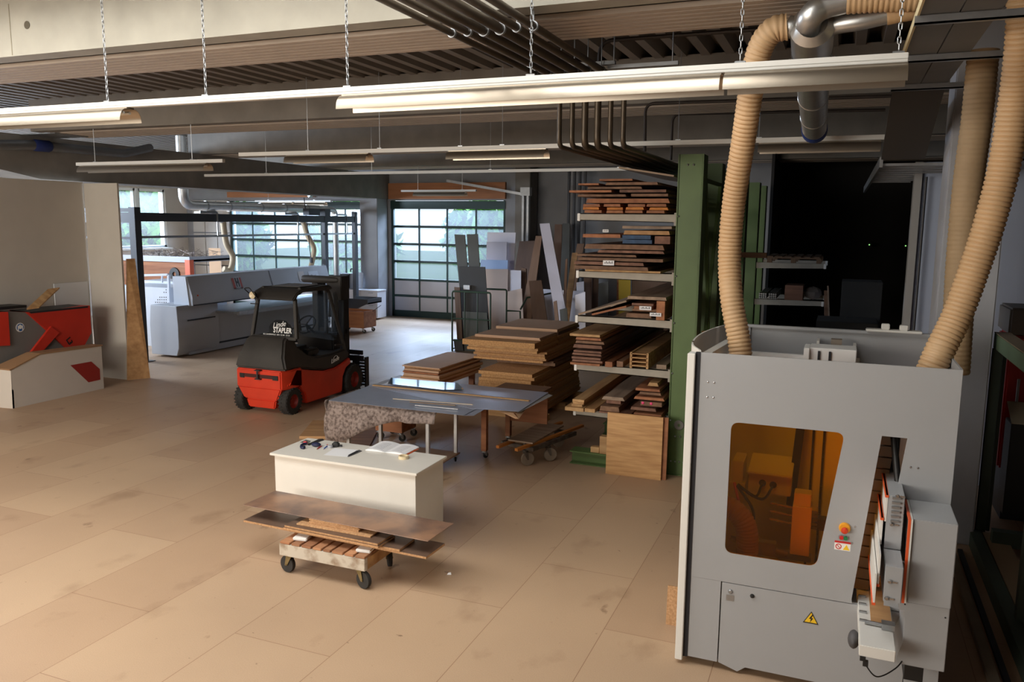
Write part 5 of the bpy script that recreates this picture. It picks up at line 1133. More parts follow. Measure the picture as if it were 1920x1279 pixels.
dkc = mat('dark_conduit', (44, 36, 32), .5)
for pts, r, lb in (([ph(1025, 80, 6.4), ph(1026, 28, 6.4), ph(1470, -2, 6.4)], .022, 'dark bent conduit along the far edge of the first beam'), ([ph(1123, 122, 7.2), ph(1125, 77, 7.2), ph(1430, 54, 7.2)], .018, 'dark bent conduit under the deck right of the six pipes'),
    ([ph(1209, 286, 9.55), ph(1210, 194, 9.55), ph(1680, 180, 9.55)], .018, 'dark bent conduit dropping in front of the second beam'), ([ph(1258, 300, 11.0), ph(1261, 214, 11.0), ph(1660, 206, 11.0)], .018, 'dark bent conduit dropping behind the second beam near the green upright')):
    tag(MB().tube(bend(pts, .12, 6), r, 8).build('conduit', dkc, None, W=True, loc=tuple(pts[1])), lb, 'pipe', 'dark conduits under the roof')
# ================================================================== helpers for things seen far off
def floorpx(px, Y):
    lo, hi = 400., 1400.
    for _ in range(50):
        mid = (lo+hi)/2
        if aty(px, mid, Y).z > 0: lo = mid
        else: hi = mid
    return aty(px, lo, Y)
def leanpx(nm, lb, cat, tl, tr, bl, br, Yb, Yt, th, m_, grp=None, zb=0.):
    """board leaning back: top edge seen at pixels tl, tr in the plane Yt, foot on the floor at pixel columns bl, br in the plane Yb"""
    A, B = aty(*tl, Yt), aty(*tr, Yt); D, E = floorpx(bl, Yb), floorpx(br, Yb)
    D.z = E.z = zb+.003; D.y = E.y = Yb; c_ = (D+E)/2
    return tag(MB().prism([D, E, B, A], (0, th, 0)).build(nm, m_, None, W=True, loc=tuple(c_), bevel=.002, seg=1, smooth=0), lb, cat, grp)
# ================================================================== panel saw
sawg = mat('saw_grey', (184, 188, 196), .5, var=.05, scale=2)
sawl = mat('saw_light', (206, 212, 222), .5, var=.04, scale=2)
SW = thing('panel_saw', 'long grey panel saw standing behind the forklift below the wide gate', 'machine', (-13.5, 16, 0))
def sx(m_, nm, mt_, par=SW, **k): return m_.build(nm, mt_, par, W=True, **k)
loftp = MB(); loft(loftp, [(-13.95, 13.27, .08), (-13.13, 13.27, .02), (-13.13, 18.9, .02), (-13.95, 18.9, .08)], [(-14.0, 13.35, 1.10), (-13.22, 13.35, 1.12), (-13.22, 14.5, 1.10), (-14.0, 14.5, 1.1)])
m = MB(); m.prism([(-13.13, 13.27, .22), (-13.13, 13.27, .70), (-13.20, 13.32, 1.12), (-13.98, 13.36, 1.12), (-13.90, 13.25, .70), (-13.90, 13.25, .05), (-13.18, 13.25, .05)], (0, 1.25, 0)); m.box(-14.0, -13.16, 14.4, 18.95, .08, .86).box(-13.5, -13.16, 13.6, 18.9, .02, .1)
sx(m, 'base', sawg, bevel=.01)
sx(MB().box(-13.135, -13.125, 13.55, 14.4, .78, .805).box(-13.165, -13.15, 13.5, 18.9, .16, .2), 'shadow_line', steel_dk, smooth=0)
sx(MB().box(-13.95, -12.55, 14.45, 18.95, .88, .92).box(-12.6, -12.52, 14.5, 18.9, .84, .93), 'saw_table', galv, bevel=.004)
BM = sx(MB().prism([(-13.62, 13.70, 1.10), (-13.10, 13.70, 1.10), (-13.10, 13.70, 1.30), (-13.24, 13.70, 1.74), (-13.62, 13.70, 1.74)], (0, 5.2, 0)), 'beam_cover', sawg, bevel=.006)
sx(MB().prism([(-13.62, 13.68, 1.10), (-13.18, 13.68, 1.10), (-13.26, 13.68, 1.735), (-13.62, 13.68, 1.735)], (0, .02, 0)), 'end_cover', sawl, BM, smooth=0)
m = MB()
nrm = Vector((.44, 0, .14)).normalized(); upv = Vector((-.14, 0, .44)).normalized()
def onface(y, h, d=.004): return Vector((-13.10, y, 1.30))+upv*h+nrm*d
m.prism([onface(16.43, 0), onface(16.45, 0), onface(16.45, .45), onface(16.43, .45)], nrm*.002); m.box(-13.10, -13.093, 13.72, 18.88, 1.10, 1.125)
sx(m, 'panel_joint', steel_dk, BM, smooth=0)
def plq(y0, y1, h0, h1, nm, mt_, par, d=.004): return sx(MB().prism([onface(y0, h0, d), onface(y1, h0, d), onface(y1, h1, d), onface(y0, h1, d)], nrm*.002), nm, mt_, par, smooth=0)
lg = plq(15.05, 15.36, .08, .34, 'logo_plate', mat('logo_red', (188, 74, 54), .5), BM)
plq(15.12, 15.29, .06, .36, 'logo_field', sawl, lg, .0065)
lgk = mat('logo_black', (26, 26, 28), .5)
for y0, y1, h0, h1 in ((15.145, 15.185, .12, .34), (15.225, 15.265, .12, .34), (15.18, 15.23, .205, .255)): plq(y0, y1, h0, h1, 'logo_stroke', lgk, lg, .009)
siv = WM[SW.name].inverted()
text('lettering', 'HOLZ-HER', .062, lgk, lg, siv @ frame3(onface(15.2, .085, .011), (0, 1, 0), upv))
plq(17.55, 17.80, .10, .36, 'notice_sheet', paper, BM, .005); plq(18.0, 18.42, .08, .34, 'banner', sawl, BM, .005)
text('lettering', 'Opti', .13, mat('grey_letters', (110, 112, 120), .6), BM, siv @ frame3(onface(18.18, .2, .009), (0, 1, 0), upv))
sx(MB().sphere(onface(13.86, .02), .02, 8), 'knob', orangee, BM)
# white guards at the saw's rear
GD = thing('perforated_guard', 'white cabinet with a perforated side standing behind the grey saw', 'cabinet', (-14.6, 14.3, 0))
a, b = aty(238, 536, 14.3), aty(318, 584, 14.3)
MB().box(a.x-.25, b.x, 14.3, 15.2, 0, a.z).build('body', sawl, GD, W=True, bevel=.006)
m = MB(); sx_ = (b.x-a.x)/80
for r_, n_ in ((543.5, 1), (548.2, 2), (557.5, 4), (562.2, 5), (567, 6)):
    for k in range(n_): p = aty(311.5-3.9*k, r_, 14.3); m.cyl((p.x, 14.297, p.z), (p.x, 14.301, p.z), .014, n=8)
m.build('perforation', steel_dk, GD, W=True)
m = MB(); p0, p1, p2 = aty(238, 517, 14.2), aty(316, 515, 14.2), aty(318, 582, 14.2)
m.bar(p0, p1, .05, .05).bar(p1, p2, .05, .05).bar(aty(304, 517, 14.2), aty(304, 530, 14.2), .03, .03); m.build('guard_rail', sawl, GD, W=True)
MB().box(aty(238, 530, 14.6).x-.2, aty(345, 530, 14.6).x, 15.25, 16.0, 0, aty(300, 527, 15.25).z).build('rear_cabinet', sawl, GD, W=True, bevel=.006)
# ================================================================== gantry over the saw
gm = mat('gantry_anthracite', (62, 66, 74), .5, var=.1, scale=3)
GN = thing('lifting_gantry', 'anthracite steel gantry with posts and rails above the panel saw', 'gantry', (-13.5, 12.65, 0))
def gx(m_, nm, mt_=gm, **k): return m_.build(nm, mt_, GN, W=True, **k)
gx(MB().box(-13.60, -13.43, 12.56, 12.72, .012, 3.22).box(-13.70, -13.34, 12.46, 12.82, 0, .012).box(-13.46, -13.42, 12.55, 12.56, .02, 3.2), 'post', bevel=.004)
gx(MB().box(-13.58, -13.46, 19.2, 19.34, 0, 3.3), 'post', bevel=.004)
gx(MB().box(-13.58, -13.46, 20.72, 20.86, 0, 3.25), 'post', bevel=.004)
gx(MB().box(-13.57, -13.47, 12.72, 20.7, 2.93, 3.11), 'main_rail', bevel=.004)
gx(MB().box(-15.2, -13.6, 12.58, 12.70, 2.9, 3.11).box(-15.2, -13.6, 12.6, 12.68, 3.12, 3.2), 'cross_rail', bevel=.004)
gx(MB().box(-13.54, -13.50, 12.72, 20.7, 2.58, 2.63), 'guide_rail', galv, smooth=0)
gx(MB().box(-15.2, -13.6, 12.62, 12.66, 2.56, 2.61), 'guide_rail', gm, smooth=0)
for y in (14.9, 17.9, 20.2):
    gx(MB().tube(bend([(-13.44, y-.5, 3.16), (-13.40, y, 3.16), (-13.40, y, 2.60)], .08), .02, 6).box(-13.56, -13.38, y-.55, y, 3.12, 3.16), 'trolley_arm', galv)
gx(MB().box(-13.62, -13.4, 19.14, 19.4, 3.1, 3.3).box(-13.6, -13.4, 18.4, 18.9, 3.12, 3.3), 'drive_box', gm, bevel=.004)
# ================================================================== exhaust ducts on the left
DT = thing('exhaust_duct', 'silver exhaust duct dropping from the roof and running along above the saw', 'duct', (-14.2, 14.9, 3.25))
p = aty(345, 385, 14.9); xd = p.x; zd = p.z
DT.location = (xd, 14.9, zd); WM[DT.name] = Matrix.Translation(DT.location)
MB().tube(bend([(xd, 14.9, ZD-.006), (xd, 14.9, zd), (xd, 20.2, zd)], .28, 8), .115, 18).build('main_pipe', spiral, DT, W=True, smooth=60)
for y in (15.6, 16.4, 17.6, 18.6, 19.6): MB().lathe([(.116, -.02), (.125, -.02), (.125, .02), (.116, .02)], (xd, y, zd), (0, 1, 0), 18).build('pipe_collar', galv, DT, W=True)
m = MB(); m.lathe([(.116, -.02), (.127, -.02), (.127, .02), (.116, .02)], (xd, 14.9, 3.9), (0, 0, 1), 18); m.build('pipe_collar', galv, DT, W=True)
MB().tube(bend([(xd, 20.1, zd), (xd+.1, 20.9, zd), (xd+.1, 20.9, .6)], .2, 8), .085, 14).build('end_drop', spiral, DT, W=True, smooth=60)
for (p0, p1) in (((xd, 15.7, zd-.06), (xd+.05, 16.1, zd-.36)), ((xd, 18.9, zd-.06), (xd+.05, 19.35, zd-.36))): MB().cyl(p0, p1, .08, .07).build('branch', spiral, DT, W=True)
cream_h = mat('pale_hose', (212, 192, 160), .6, var=.08, scale=4)
for k, (y, lb) in enumerate(((16.12, 'left pale hose hanging from the exhaust duct to the panel saw'), (19.37, 'right pale hose hanging from the exhaust duct in front of the wide gate'))):
    q_ = [(xd+.05, y, zd-.34), (xd+.07, y+.06, zd-.9), (xd+.12, y+.22, zd-1.25), (xd+.10, y+.12, zd-1.6), (xd+.04, y-.05, 1.76)] if k == 0 else [(xd+.05, y, zd-.34), (xd+.1, y+.12, zd-.75), (xd+.16, y+.32, zd-1.1), (xd+.14, y+.30, zd-1.4), (xd+.2, y+.08, 1.6)]
    tag(hose_mesh(q_, .072, .03, .06).build('extraction_hose', cream_h, None, W=True, loc=q_[0], smooth=80), lb, 'hose', 'dust extraction hoses')
tag(MB().cyl((xd+.6, 18.7, 3.6), (xd+.6, 18.95, 1.9), .012, n=8).box(xd+.57, xd+.63, 18.92, 18.98, 1.8, 1.95).build('supply_cable', steel_dk, None, W=True, loc=(xd+.6, 18.7, 3.6)), 'dark supply cable with a plug hanging in front of the wide gate', 'cable')
GD2 = thing('roof_duct', 'grey round duct with a blue sleeve under the roof at the far left', 'duct', tuple(atx(80, 272, -12.9)))
pA, pB, pC, pD, pE = atx(-20, 272, -12.9), atx(62, 272, -12.9), atx(94, 275, -12.9), atx(232, 288, -12.9), atx(282, 277, -12.9)
dgrey = mat('dull_duct', (120, 120, 120), .45, metal=.6, var=.15, scale=5)
MB().tube([pA, pB], .085, 16).build('duct_pipe', dgrey, GD2, W=True); MB().tube([pC, pD, pE+Vector((0, 0, 0))], .08, 16).build('duct_pipe', dgrey, GD2, W=True, smooth=60)
MB().tube([pB, pB.lerp(pC, .1), pB.lerp(pC, .9), pC], [.085, .10, .10, .085], 16).build('blue_sleeve', mat('navy_sleeve', (28, 44, 104), .7), GD2, W=True)
# ================================================================== red and grey press behind a white counter
PX = -12.44
redm = mat('press_red', (206, 52, 34), .5, var=.12, scale=3); greym = mat('press_grey', (120, 116, 112), .6, var=.1, scale=3)
PR_ = thing('briquette_press', 'red and grey machine with a hopper behind the white counter', 'machine', (-12.7, 9.6, 0))
def px_(m_, nm, mt_, par=PR_, **k): return m_.build(nm, mt_, par, W=True, **k)
def X_(pts, X): return [atx(*p, X) for p in pts]
px_(MB().prism(X_([(-30, 590), (16, 584), (50, 586), (121, 652), (120, 700), (-30, 700)], PX), (-.5, 0, 0)), 'grey_body', greym, bevel=.006)
hp = px_(MB().prism(X_([(50, 586), (169, 573), (172, 624), (158, 650), (124, 652)], PX+.03), (-.52, 0, 0)), 'hopper', redm, bevel=.006)
px_(MB().prism(X_([(55, 585), (165, 574), (165, 577), (58, 588)], PX+.035), (-.48, 0, .012)), 'hopper_rim', steel_dk, hp)
px_(MB().prism(X_([(96, 612), (112, 624), (75, 665), (55, 665)], PX+.06), (-.05, 0, 0)), 'strut', redm, bevel=.004)
px_(MB().prism(X_([(-30, 586), (16, 585), (20, 648), (-30, 650)], PX+.05), (-.3, 0, 0)), 'red_housing', redm, bevel=.006)
px_(MB().prism(X_([(-30, 578), (50, 572), (50, 577), (-30, 584)], PX-.05), (-.4, 0, 0)), 'dark_top', blackpl)
c_ = atx(37.5, 614, PX)
st = px_(MB().lathe([(1e-4, .006), (.075, .006), (.075, 0)], c_, (1, 0, 0), 24), 'round_sticker', whitep)
px_(MB().lathe([(1e-4, .009), (.062, .009), (.062, .006)], c_, (1, 0, 0), 24), 'sticker_disc', mat('sign_blue', (36, 88, 150), .5), st)
px_(MB().sphere(c_+Vector((.009, 0, .01)), .035, 10, (.08, .9, 1.1)).box(c_.x+.009, c_.x+.012, c_.y-.045, c_.y-.03, c_.z-.05, c_.z+.03).box(c_.x+.009, c_.x+.012, c_.y+.03, c_.y+.045, c_.z-.05, c_.z+.03), 'sticker_figure', whitep, st)
piv = WM[PR_.name].inverted()
text('lettering', 'L3', .13, lgk, hp, piv @ frame3(atx(130, 640, PX+.034), atx(138, 650, PX)-atx(130, 637, PX), Vector((0, .1, .2))), bold=.004)
ct = thing('white_counter', 'low white angular counter with brown top and red corner decal', 'counter', (-12.1, 9.4, 0))
XC = -11.97; wc = mat('counter_white', (206, 196, 184), .6, var=.03, scale=3)
fr_ = X_([(20, 695), (75, 665), (190, 649), (195, 728), (24, 767)], XC)
for v in fr_[3:]: v.z = 0
MB().prism(fr_, (-.03, 0, 0)).build('front_panel', wc, ct, W=True, smooth=0)
MB().prism([fr_[4], fr_[0], fr_[0]+Vector((-.39, -.05, 0)), fr_[4]+Vector((-.39, -.05, 0))], (0, .03, 0)).build('end_panel', wc, ct, W=True, smooth=0)
tp = [v+Vector((0, 0, .001)) for v in fr_[:3]]
MB().add([tp[0]+Vector((.01, -.02, 0)), tp[1]+Vector((.01, 0, 0)), tp[2]+Vector((.01, .02, 0)), tp[2]+Vector((-.24, .02, 0)), tp[1]+Vector((-.30, 0, 0)), tp[0]+Vector((-.40, -.02, 0))]+[v+Vector((0, 0, .02)) for v in [tp[0]+Vector((.01, -.02, 0)), tp[1]+Vector((.01, 0, 0)), tp[2]+Vector((.01, .02, 0)), tp[2]+Vector((-.24, .02, 0)), tp[1]+Vector((-.30, 0, 0)), tp[0]+Vector((-.40, -.02, 0))]],
    [(0, 1, 4, 5), (1, 2, 3, 4), (6, 7, 10, 11), (7, 8, 9, 10), (0, 1, 7, 6), (1, 2, 8, 7), (2, 3, 9, 8), (3, 4, 10, 9), (4, 5, 11, 10), (5, 0, 6, 11)]).build('counter_top', mat('brown_top', (158, 122, 88), .7, var=.08, scale=6), ct, W=True, smooth=0)
MB().prism(X_([(132, 685), (171, 678), (187, 692), (188, 712), (166, 717)], XC+.002), (.002, 0, 0)).build('red_decal', mat('decal_red', (150, 36, 26), .5), ct, W=True, smooth=0)
tag(MB().prism([atx(50, 581, PX+.1), atx(73, 578, PX+.1), atx(112, 541, PX-.35), atx(90, 544, PX-.35)], (0, 0, .02)).build('plank', pine, None, W=True, loc=tuple(atx(60, 581, PX+.1)), smooth=0), 'pale plank lying slantwise across the top of the red press hopper', 'board')
tag(MB().box(-13.02, -13.0, 10.28, 10.98, 0, 1.82).build('white_board', mat('white_sheet', (214, 216, 218), .4), None, W=True, loc=(-13.01, 10.6, 0), smooth=0), 'white board standing against the partition behind the red press', 'board')
tag(MB().prism([(-12.17, 11.0, 0.003), (-11.98, 11.35, 0.003), (-12.19, 11.35, 2.25), (-12.23, 11.2, 2.25)], (-.02, 0, 0)).build('plank', oak, None, W=True, loc=(-12.1, 11.2, 0), smooth=0), 'tan board leaning on the open end of the partition beside the black post', 'board')
# ================================================================== scrap bin by the side window
SB = thing('scrap_bin', 'flat grey tray with orange corner heaped with metal scraps by the side window', 'bin', (-16.5, 17, 0))
Yb_ = 16.6; a, b = aty(225, 490, Yb_), aty(356, 480, Yb_); zt_ = aty(300, 487, Yb_).z
MB().box(a.x, b.x, Yb_, Yb_+1.5, zt_-.03, zt_+.02).box(a.x, b.x, Yb_-.02, Yb_, zt_-.05, zt_+.10).box(b.x-.02, b.x, Yb_, Yb_+1.5, zt_-.05, zt_+.10).build('tray', sawg, SB, W=True)
MB().box(b.x-.16, b.x+.01, Yb_-.03, Yb_+.12, zt_-.65, zt_+.02).build('corner_post', mat('bin_orange', (232, 104, 62), .5), SB, W=True, bevel=.004)
MB().box(a.x, b.x-.17, Yb_+.05, Yb_+.10, zt_-.72, zt_-.06).build('side_board', larch, SB, W=True)
pf = aty(328, 514, Yb_+.05)
MB().lathe([(.05, .01), (.06, .03), (.17, .03), (.18, 0)], pf, (0, -1, 0), 20).build('fan', blackpl, SB, W=True)
for x in (a.x+.1, b.x-.15):
    MB().box(x-.05, x+.05, Yb_+.15, Yb_+.25, 0, zt_-.03).build('leg', sawg, SB, W=True)
m = MB(); rr = random.Random(11)
for k in range(150):
    p = Vector((rr.uniform(a.x+.3, b.x-.1), Yb_+rr.uniform(.1, 1.3), zt_+.05+rr.uniform(0, .16))); d = Vector((rr.uniform(-1, 1), rr.uniform(-1, 1), rr.uniform(-.4, .5))).normalized()*rr.uniform(.1, .25)
    m.bar(p-d, p+d, .012, .006)
tag(m.build('metal_scrap', mat('scrap_metal', (178, 164, 156), .4, metal=.6, col2=(90, 70, 64), scale=12, rnd=.1), None, W=True, loc=(a.x+1, Yb_+.6, zt_)), 'heap of curled metal scrap in the grey tray', 'scrap', None, 'stuff')
# ================================================================== cabinet, crate and monitor by the tall gate
wcab = mat('cabinet_white', (222, 222, 228), .5)
CAB = thing('drawer_cabinet', 'white drawer cabinet between the panel saw and the tall gate', 'cabinet', (-13.95, 20.95, 0))
xl, xr, yc = aty(648, 590, 21.05).x, aty(708, 590, 21.05).x, 21.05; zc = aty(690, 544, yc).z
MB().box(xl, xr, yc, yc+.5, .06, zc-.03).build('body', wcab, CAB, W=True); MB().box(xl-.03, xr+.02, yc-.03, yc+.5, zc-.03, zc).build('top', wcab, CAB, W=True, bevel=.004)
for k in range(4):
    z0 = .08+k*(zc-.13)/4; d = MB().box(xl+(xr-xl)*.45, xr-.02, yc-.02, yc, z0, z0+(zc-.13)/4-.015).build('drawer', wcab, CAB, W=True, bevel=.003)
    MB().box(xr-.30, xr-.14, yc-.035, yc-.02, z0+.15, z0+.165).build('handle', galv, d, W=True)
mon = thing('control_screen', 'grey control screen with a dark back on the white drawer cabinet', 'screen', (xl+.2, 21.3, zc))
pm = [aty(655, 546, 21.25), aty(664, 543, 21.25), aty(663, 513, 21.25), aty(655, 515, 21.25)]
MB().box(pm[0].x-.25, pm[1].x, 21.25, 21.32, zc, pm[2].z).build('housing', sawg, mon, W=True, bevel=.006); MB().box(pm[0].x-.30, pm[0].x+.02, 21.20, 21.24, zc+.02, pm[2].z-.02).build('dark_panel', blackpl, mon, W=True)
MB().tube(spline([(pm[1].x-.02, 21.24, pm[2].z+.02), (pm[1].x+.02, 21.24, pm[2].z+.12), (pm[1].x-.09, 21.24, pm[2].z+.14), (pm[1].x-.11, 21.24, pm[2].z+.05)], 6), .018, 6).build('hook', blackpl, mon, W=True)
tag(MB().prism([(pm[1].x+.02, 21.40, zc+.002), (pm[1].x+.2, 21.40, zc+.002), (pm[1].x+.17, 21.50, zc+.48), (pm[1].x+.02, 21.50, zc+.50)], (0, .01, 0)).build('white_sheet', paper, None, W=True, loc=(pm[1].x+.1, 21.40, zc), smooth=0), 'white sheet propped upright beside the control screen on the drawer cabinet', 'sheet')
CRT = thing('rolling_crate', 'open brown wooden crate on casters in front of the white cabinet', 'crate', tuple(atz(684, 624)))
q0 = atz(682.5, 626); X0c, Y0c = q0.x-.95, q0.y; X1c, Y1c = q0.x, q0.y+.62; zc1 = aty(682, 585, Y0c).z
for nm, bx_ in (('side', (X0c, X1c, Y0c, Y0c+.02)), ('side', (X0c, X1c, Y1c-.02, Y1c)), ('side', (X0c, X0c+.02, Y0c+.021, Y1c-.021)), ('side', (X1c-.02, X1c, Y0c+.021, Y1c-.021)), ('bottom', (X0c+.021, X1c-.021, Y0c+.021, Y1c-.021))):
    MB().box(*bx_, .14, zc1 if nm == 'side' else .16).build('crate_'+nm, larch, CRT, W=True, bevel=.002)
for x in (X0c+.08, X1c-.08):
    for y in (Y0c+.08, Y1c-.08): caster(CRT, x-CRT.location.x, y-CRT.location.y, .14, .052, .6, .03, trail=.03)
MB().cyl((X1c-.1, Y1c-.2, zc1-.1), (X1c+.22, Y1c-.1, zc1+.14), .008, n=6).build('pull_bar', steel_dk, CRT, W=True)
TR = thing('sheet_trough', 'dark blue-grey metal trough table jutting out by the brown crate', 'table', (-12.3, 19.1, 0))
zz = aty(670, 563, 19.1).z; xa_, xb_ = aty(640, 565, 19.1).x, aty(690, 565, 19.1).x
MB().box(xa_, xb_, 19.1, 19.8, zz-.1, zz-.06).box(xa_, xb_, 19.08, 19.1, zz-.1, zz+.04).box(xa_, xb_, 19.8, 19.82, zz-.1, zz+.04).box(xb_-.02, xb_, 19.1, 19.8, zz-.1, zz+.04).build('trough', gm, TR, W=True, smooth=0)
MB().prism([(xa_, 19.2, zz-.42), (xa_+.1, 19.2, zz-.42), (xb_-.1, 19.2, zz-.1), (xa_, 19.2, zz-.1)], (0, .05, 0)).build('support', gm, TR, W=True, smooth=0)
MB().box(xa_, xa_+.08, 19.2, 19.7, 0, zz-.1).build('leg', gm, TR, W=True)
# ================================================================== panels in the green rack and leaning boards behind
def cb(x, y): return (700+x/4.41, 330+y/4.41)
tubeg = mat('tube_green', (58, 78, 60), .5)
PRK = thing('panel_rack', 'green tubular rack on the floor holding upright panels', 'rack', tuple(atz(880, 657)))
Yr0, Yr1 = 16.74, 17.7
xl_, xr_ = floorpx(848, Yr0).x, floorpx(919, Yr0).x; zr = aty(848, 546, Yr0).z
def tb_(pts, nm='tube', r=.022): return MB().tube(pts, r, 8).build(nm, tubeg, PRK, W=True)
for y in (Yr0, Yr1): tb_(bend([(xl_, y, 0), (xl_, y, zr), (xr_, y, zr), (xr_, y, 0)], .05), 'hoop')
for z in (.25, zr*.55): tb_([(xl_, Yr0, z), (xr_, Yr0, z)], 'rail', .016)
for k in (1, 2): tb_([(xl_+(xr_-xl_)*k/3, Yr0, .25), (xl_+(xr_-xl_)*k/3, Yr0, zr)], 'upright', .014)
for x in (xl_, xr_): tb_([(x, Yr0, .05), (x, Yr1, .05)], 'rail', .02)
tb_([(xr_, Yr1, .9), (xr_+.35, Yr1, .9), (xr_+.38, Yr1, .2)], 'bracket'); tb_([(xr_+.36, Yr1, .95), (xr_+.40, Yr1+.3, 1.2), (xr_+.8, Yr1+.9, 1.28)], 'bracket')
gu = 'panels leaning near the tall gate'
dgp = mat('dark_grey_panel', (84, 84, 80), .6, var=.05); blp = mat('anthracite_panel', (44, 44, 46), .5); wlp_ = mat('lilac_white_panel', (236, 233, 243), .5); lil = mat('grey_lilac_panel', (206, 200, 210), .5)
lbl = mat('light_blue_panel', (176, 202, 242), .5); bei = mat('beige_panel', (214, 190, 176), .6); dwb = mat('dark_wood_panel', (112, 84, 66), .65, var=.15, scale=4, stretch=(4, 4, .4)); grb = mat('olive_grey_panel', (92, 94, 88), .6)
L = leanpx
bp_ = L('panel_board', 'anthracite board with a small white label in the green rack', 'panel', cb(705, 748), cb(924, 752), 869, 920, 17.05, 17.14, .02, blp, gu)
p = aty(*cb(773, 921), 17.07); lbq = MB().box(p.x-.08, p.x+.08, p.y-.02, p.y+.04, p.z-.05, p.z+.05).build('white_label', paper, bp_, W=True)
L('panel_board', 'olive grey board lowest in front inside the green rack', 'panel', cb(735, 1120), cb(940, 1130), 871, 918, 16.85, 16.93, .02, grb, gu)
L('panel_board', 'brown edge-on board at the left inside the green rack', 'panel', cb(668, 918), cb(716, 922), 858, 868, 16.95, 17.0, .03, dwb, gu)
L('panel_board', 'small dark block standing at the left foot inside the green rack', 'panel', (850, 636), (866, 637), 853, 869, 16.80, 16.82, .05, blp, gu)
L('panel_board', 'left of two narrow dark grey boards standing tall before the gate', 'panel', cb(670, 483), cb(757, 487), 872, 889, 17.28, 17.36, .02, dgp, gu)
L('panel_board', 'right of two narrow dark grey boards standing tall before the gate', 'panel', cb(772, 482), cb(863, 480), 889, 909, 17.28, 17.36, .02, dgp, gu)
L('panel_board', 'tall lilac-white board standing behind the smaller grey-lilac board', 'panel', cb(942, 465), cb(1178, 468), 911, 958, 19.2, 19.5, .02, wlp_, gu)
L('panel_board', 'grey-lilac board in front of the tall lilac-white board', 'panel', cb(937, 545), cb(1105, 545), 909, 946, 19.0, 19.2, .02, lil, gu)
L('panel_board', 'light blue board showing as a strip above the beige board', 'panel', cb(887, 693), cb(1113, 697), 900, 948, 18.8, 18.95, .02, lbl, gu)
L('panel_board', 'wide beige board in front of the light blue board', 'panel', cb(925, 770), cb(1115, 770), 912, 950, 18.6, 18.72, .02, bei, gu)
L('panel_board', 'white board right of the wide beige board', 'panel', cb(1113, 778), cb(1222, 782), 952, 976, 18.65, 18.75, .02, wlp_, gu)
L('panel_board', 'dark brown board leaning left behind the brown trestle pair', 'panel', cb(1208, 540), cb(1335, 535), 945, 985, 20.2, 20.6, .02, dwb, gu)
L('panel_board', 'beige panel low behind the left foot of the leaning planks', 'panel', cb(1035, 972), cb(1228, 930), 936, 984, 18.2, 18.26, .02, bei, gu)
L('panel_board', 'white panel standing low behind the long lilac plank', 'panel', cb(1398, 935), cb(1745, 955), 1016, 1096, 18.60, 18.68, .02, wlp_, gu)
L('panel_board', 'pale boxy panel low beside the green rack shelves', 'panel', cb(1668, 985), cb(1752, 958), 1078, 1098, 17.6, 17.64, .02, wlp_, gu)
gp = 'long planks leaning together near the tall gate'
brn = mat('mid_brown_plank', (138, 106, 84), .65, var=.12, scale=4, stretch=(4, 4, .4))
L('plank', 'broad brown plank slanting from upper right down to lower left', 'board', cb(1343, 495), cb(1395, 497), 966, 990, 18.3, 18.9, .04, brn, gp)
L('plank', 'long lilac-white plank slanting from upper left down to lower right', 'board', cb(1375, 395), cb(1457, 390), 1053, 1077, 17.2, 17.9, .03, lil, gp)
L('plank', 'short grey board at the foot of the long lilac plank', 'board', cb(1540, 1105), cb(1600, 1090), 1056, 1070, 17.0, 17.05, .02, dgp, gp)
L('plank', 'brown board with a light edge leaning low between the long planks', 'board', cb(1285, 868), cb(1390, 862), 1004, 1034, 17.8, 17.95, .03, dwb, gp)
L('plank', 'thin brown board just left under the long lilac plank', 'board', cb(1488, 1040), cb(1515, 1030), 1046, 1056, 16.9, 16.95, .02, brn, gp)
L('plank', 'row of narrow brown edge boards, foremost one behind the broad brown plank', 'board', cb(1222, 755), cb(1262, 768), 976, 990, 18.9, 19.1, .06, brn, gp)
L('plank', 'tall grey-brown board leaning on the concrete wall', 'board', cb(1500, 400), cb(1560, 400), 1030, 1050, 20.6, 21.3, .03, dwb, gp)
L('plank', 'second tall grey-brown board leaning on the wall further right', 'board', cb(1566, 392), cb(1625, 392), 1046, 1066, 20.2, 21.0, .03, dgp, gp)
L('plank', 'brown plank leaning right behind the rack, thicker one', 'board', cb(1685, 560), cb(1745, 560), 1044, 1060, 19.0, 19.6, .03, brn, gp)
L('plank', 'brown plank leaning right behind the rack, narrower front one', 'board', cb(1643, 635), cb(1690, 635), 1048, 1060, 18.0, 18.6, .03, oak, gp)
L('plank', 'thin pale-edged plank left of the two leaning brown planks', 'board', cb(1588, 690), cb(1606, 682), 1050, 1058, 17.5, 17.8, .03, brn, gp)
def c2_(x, y): return (1040+x/4.92, 300+y/4.92)
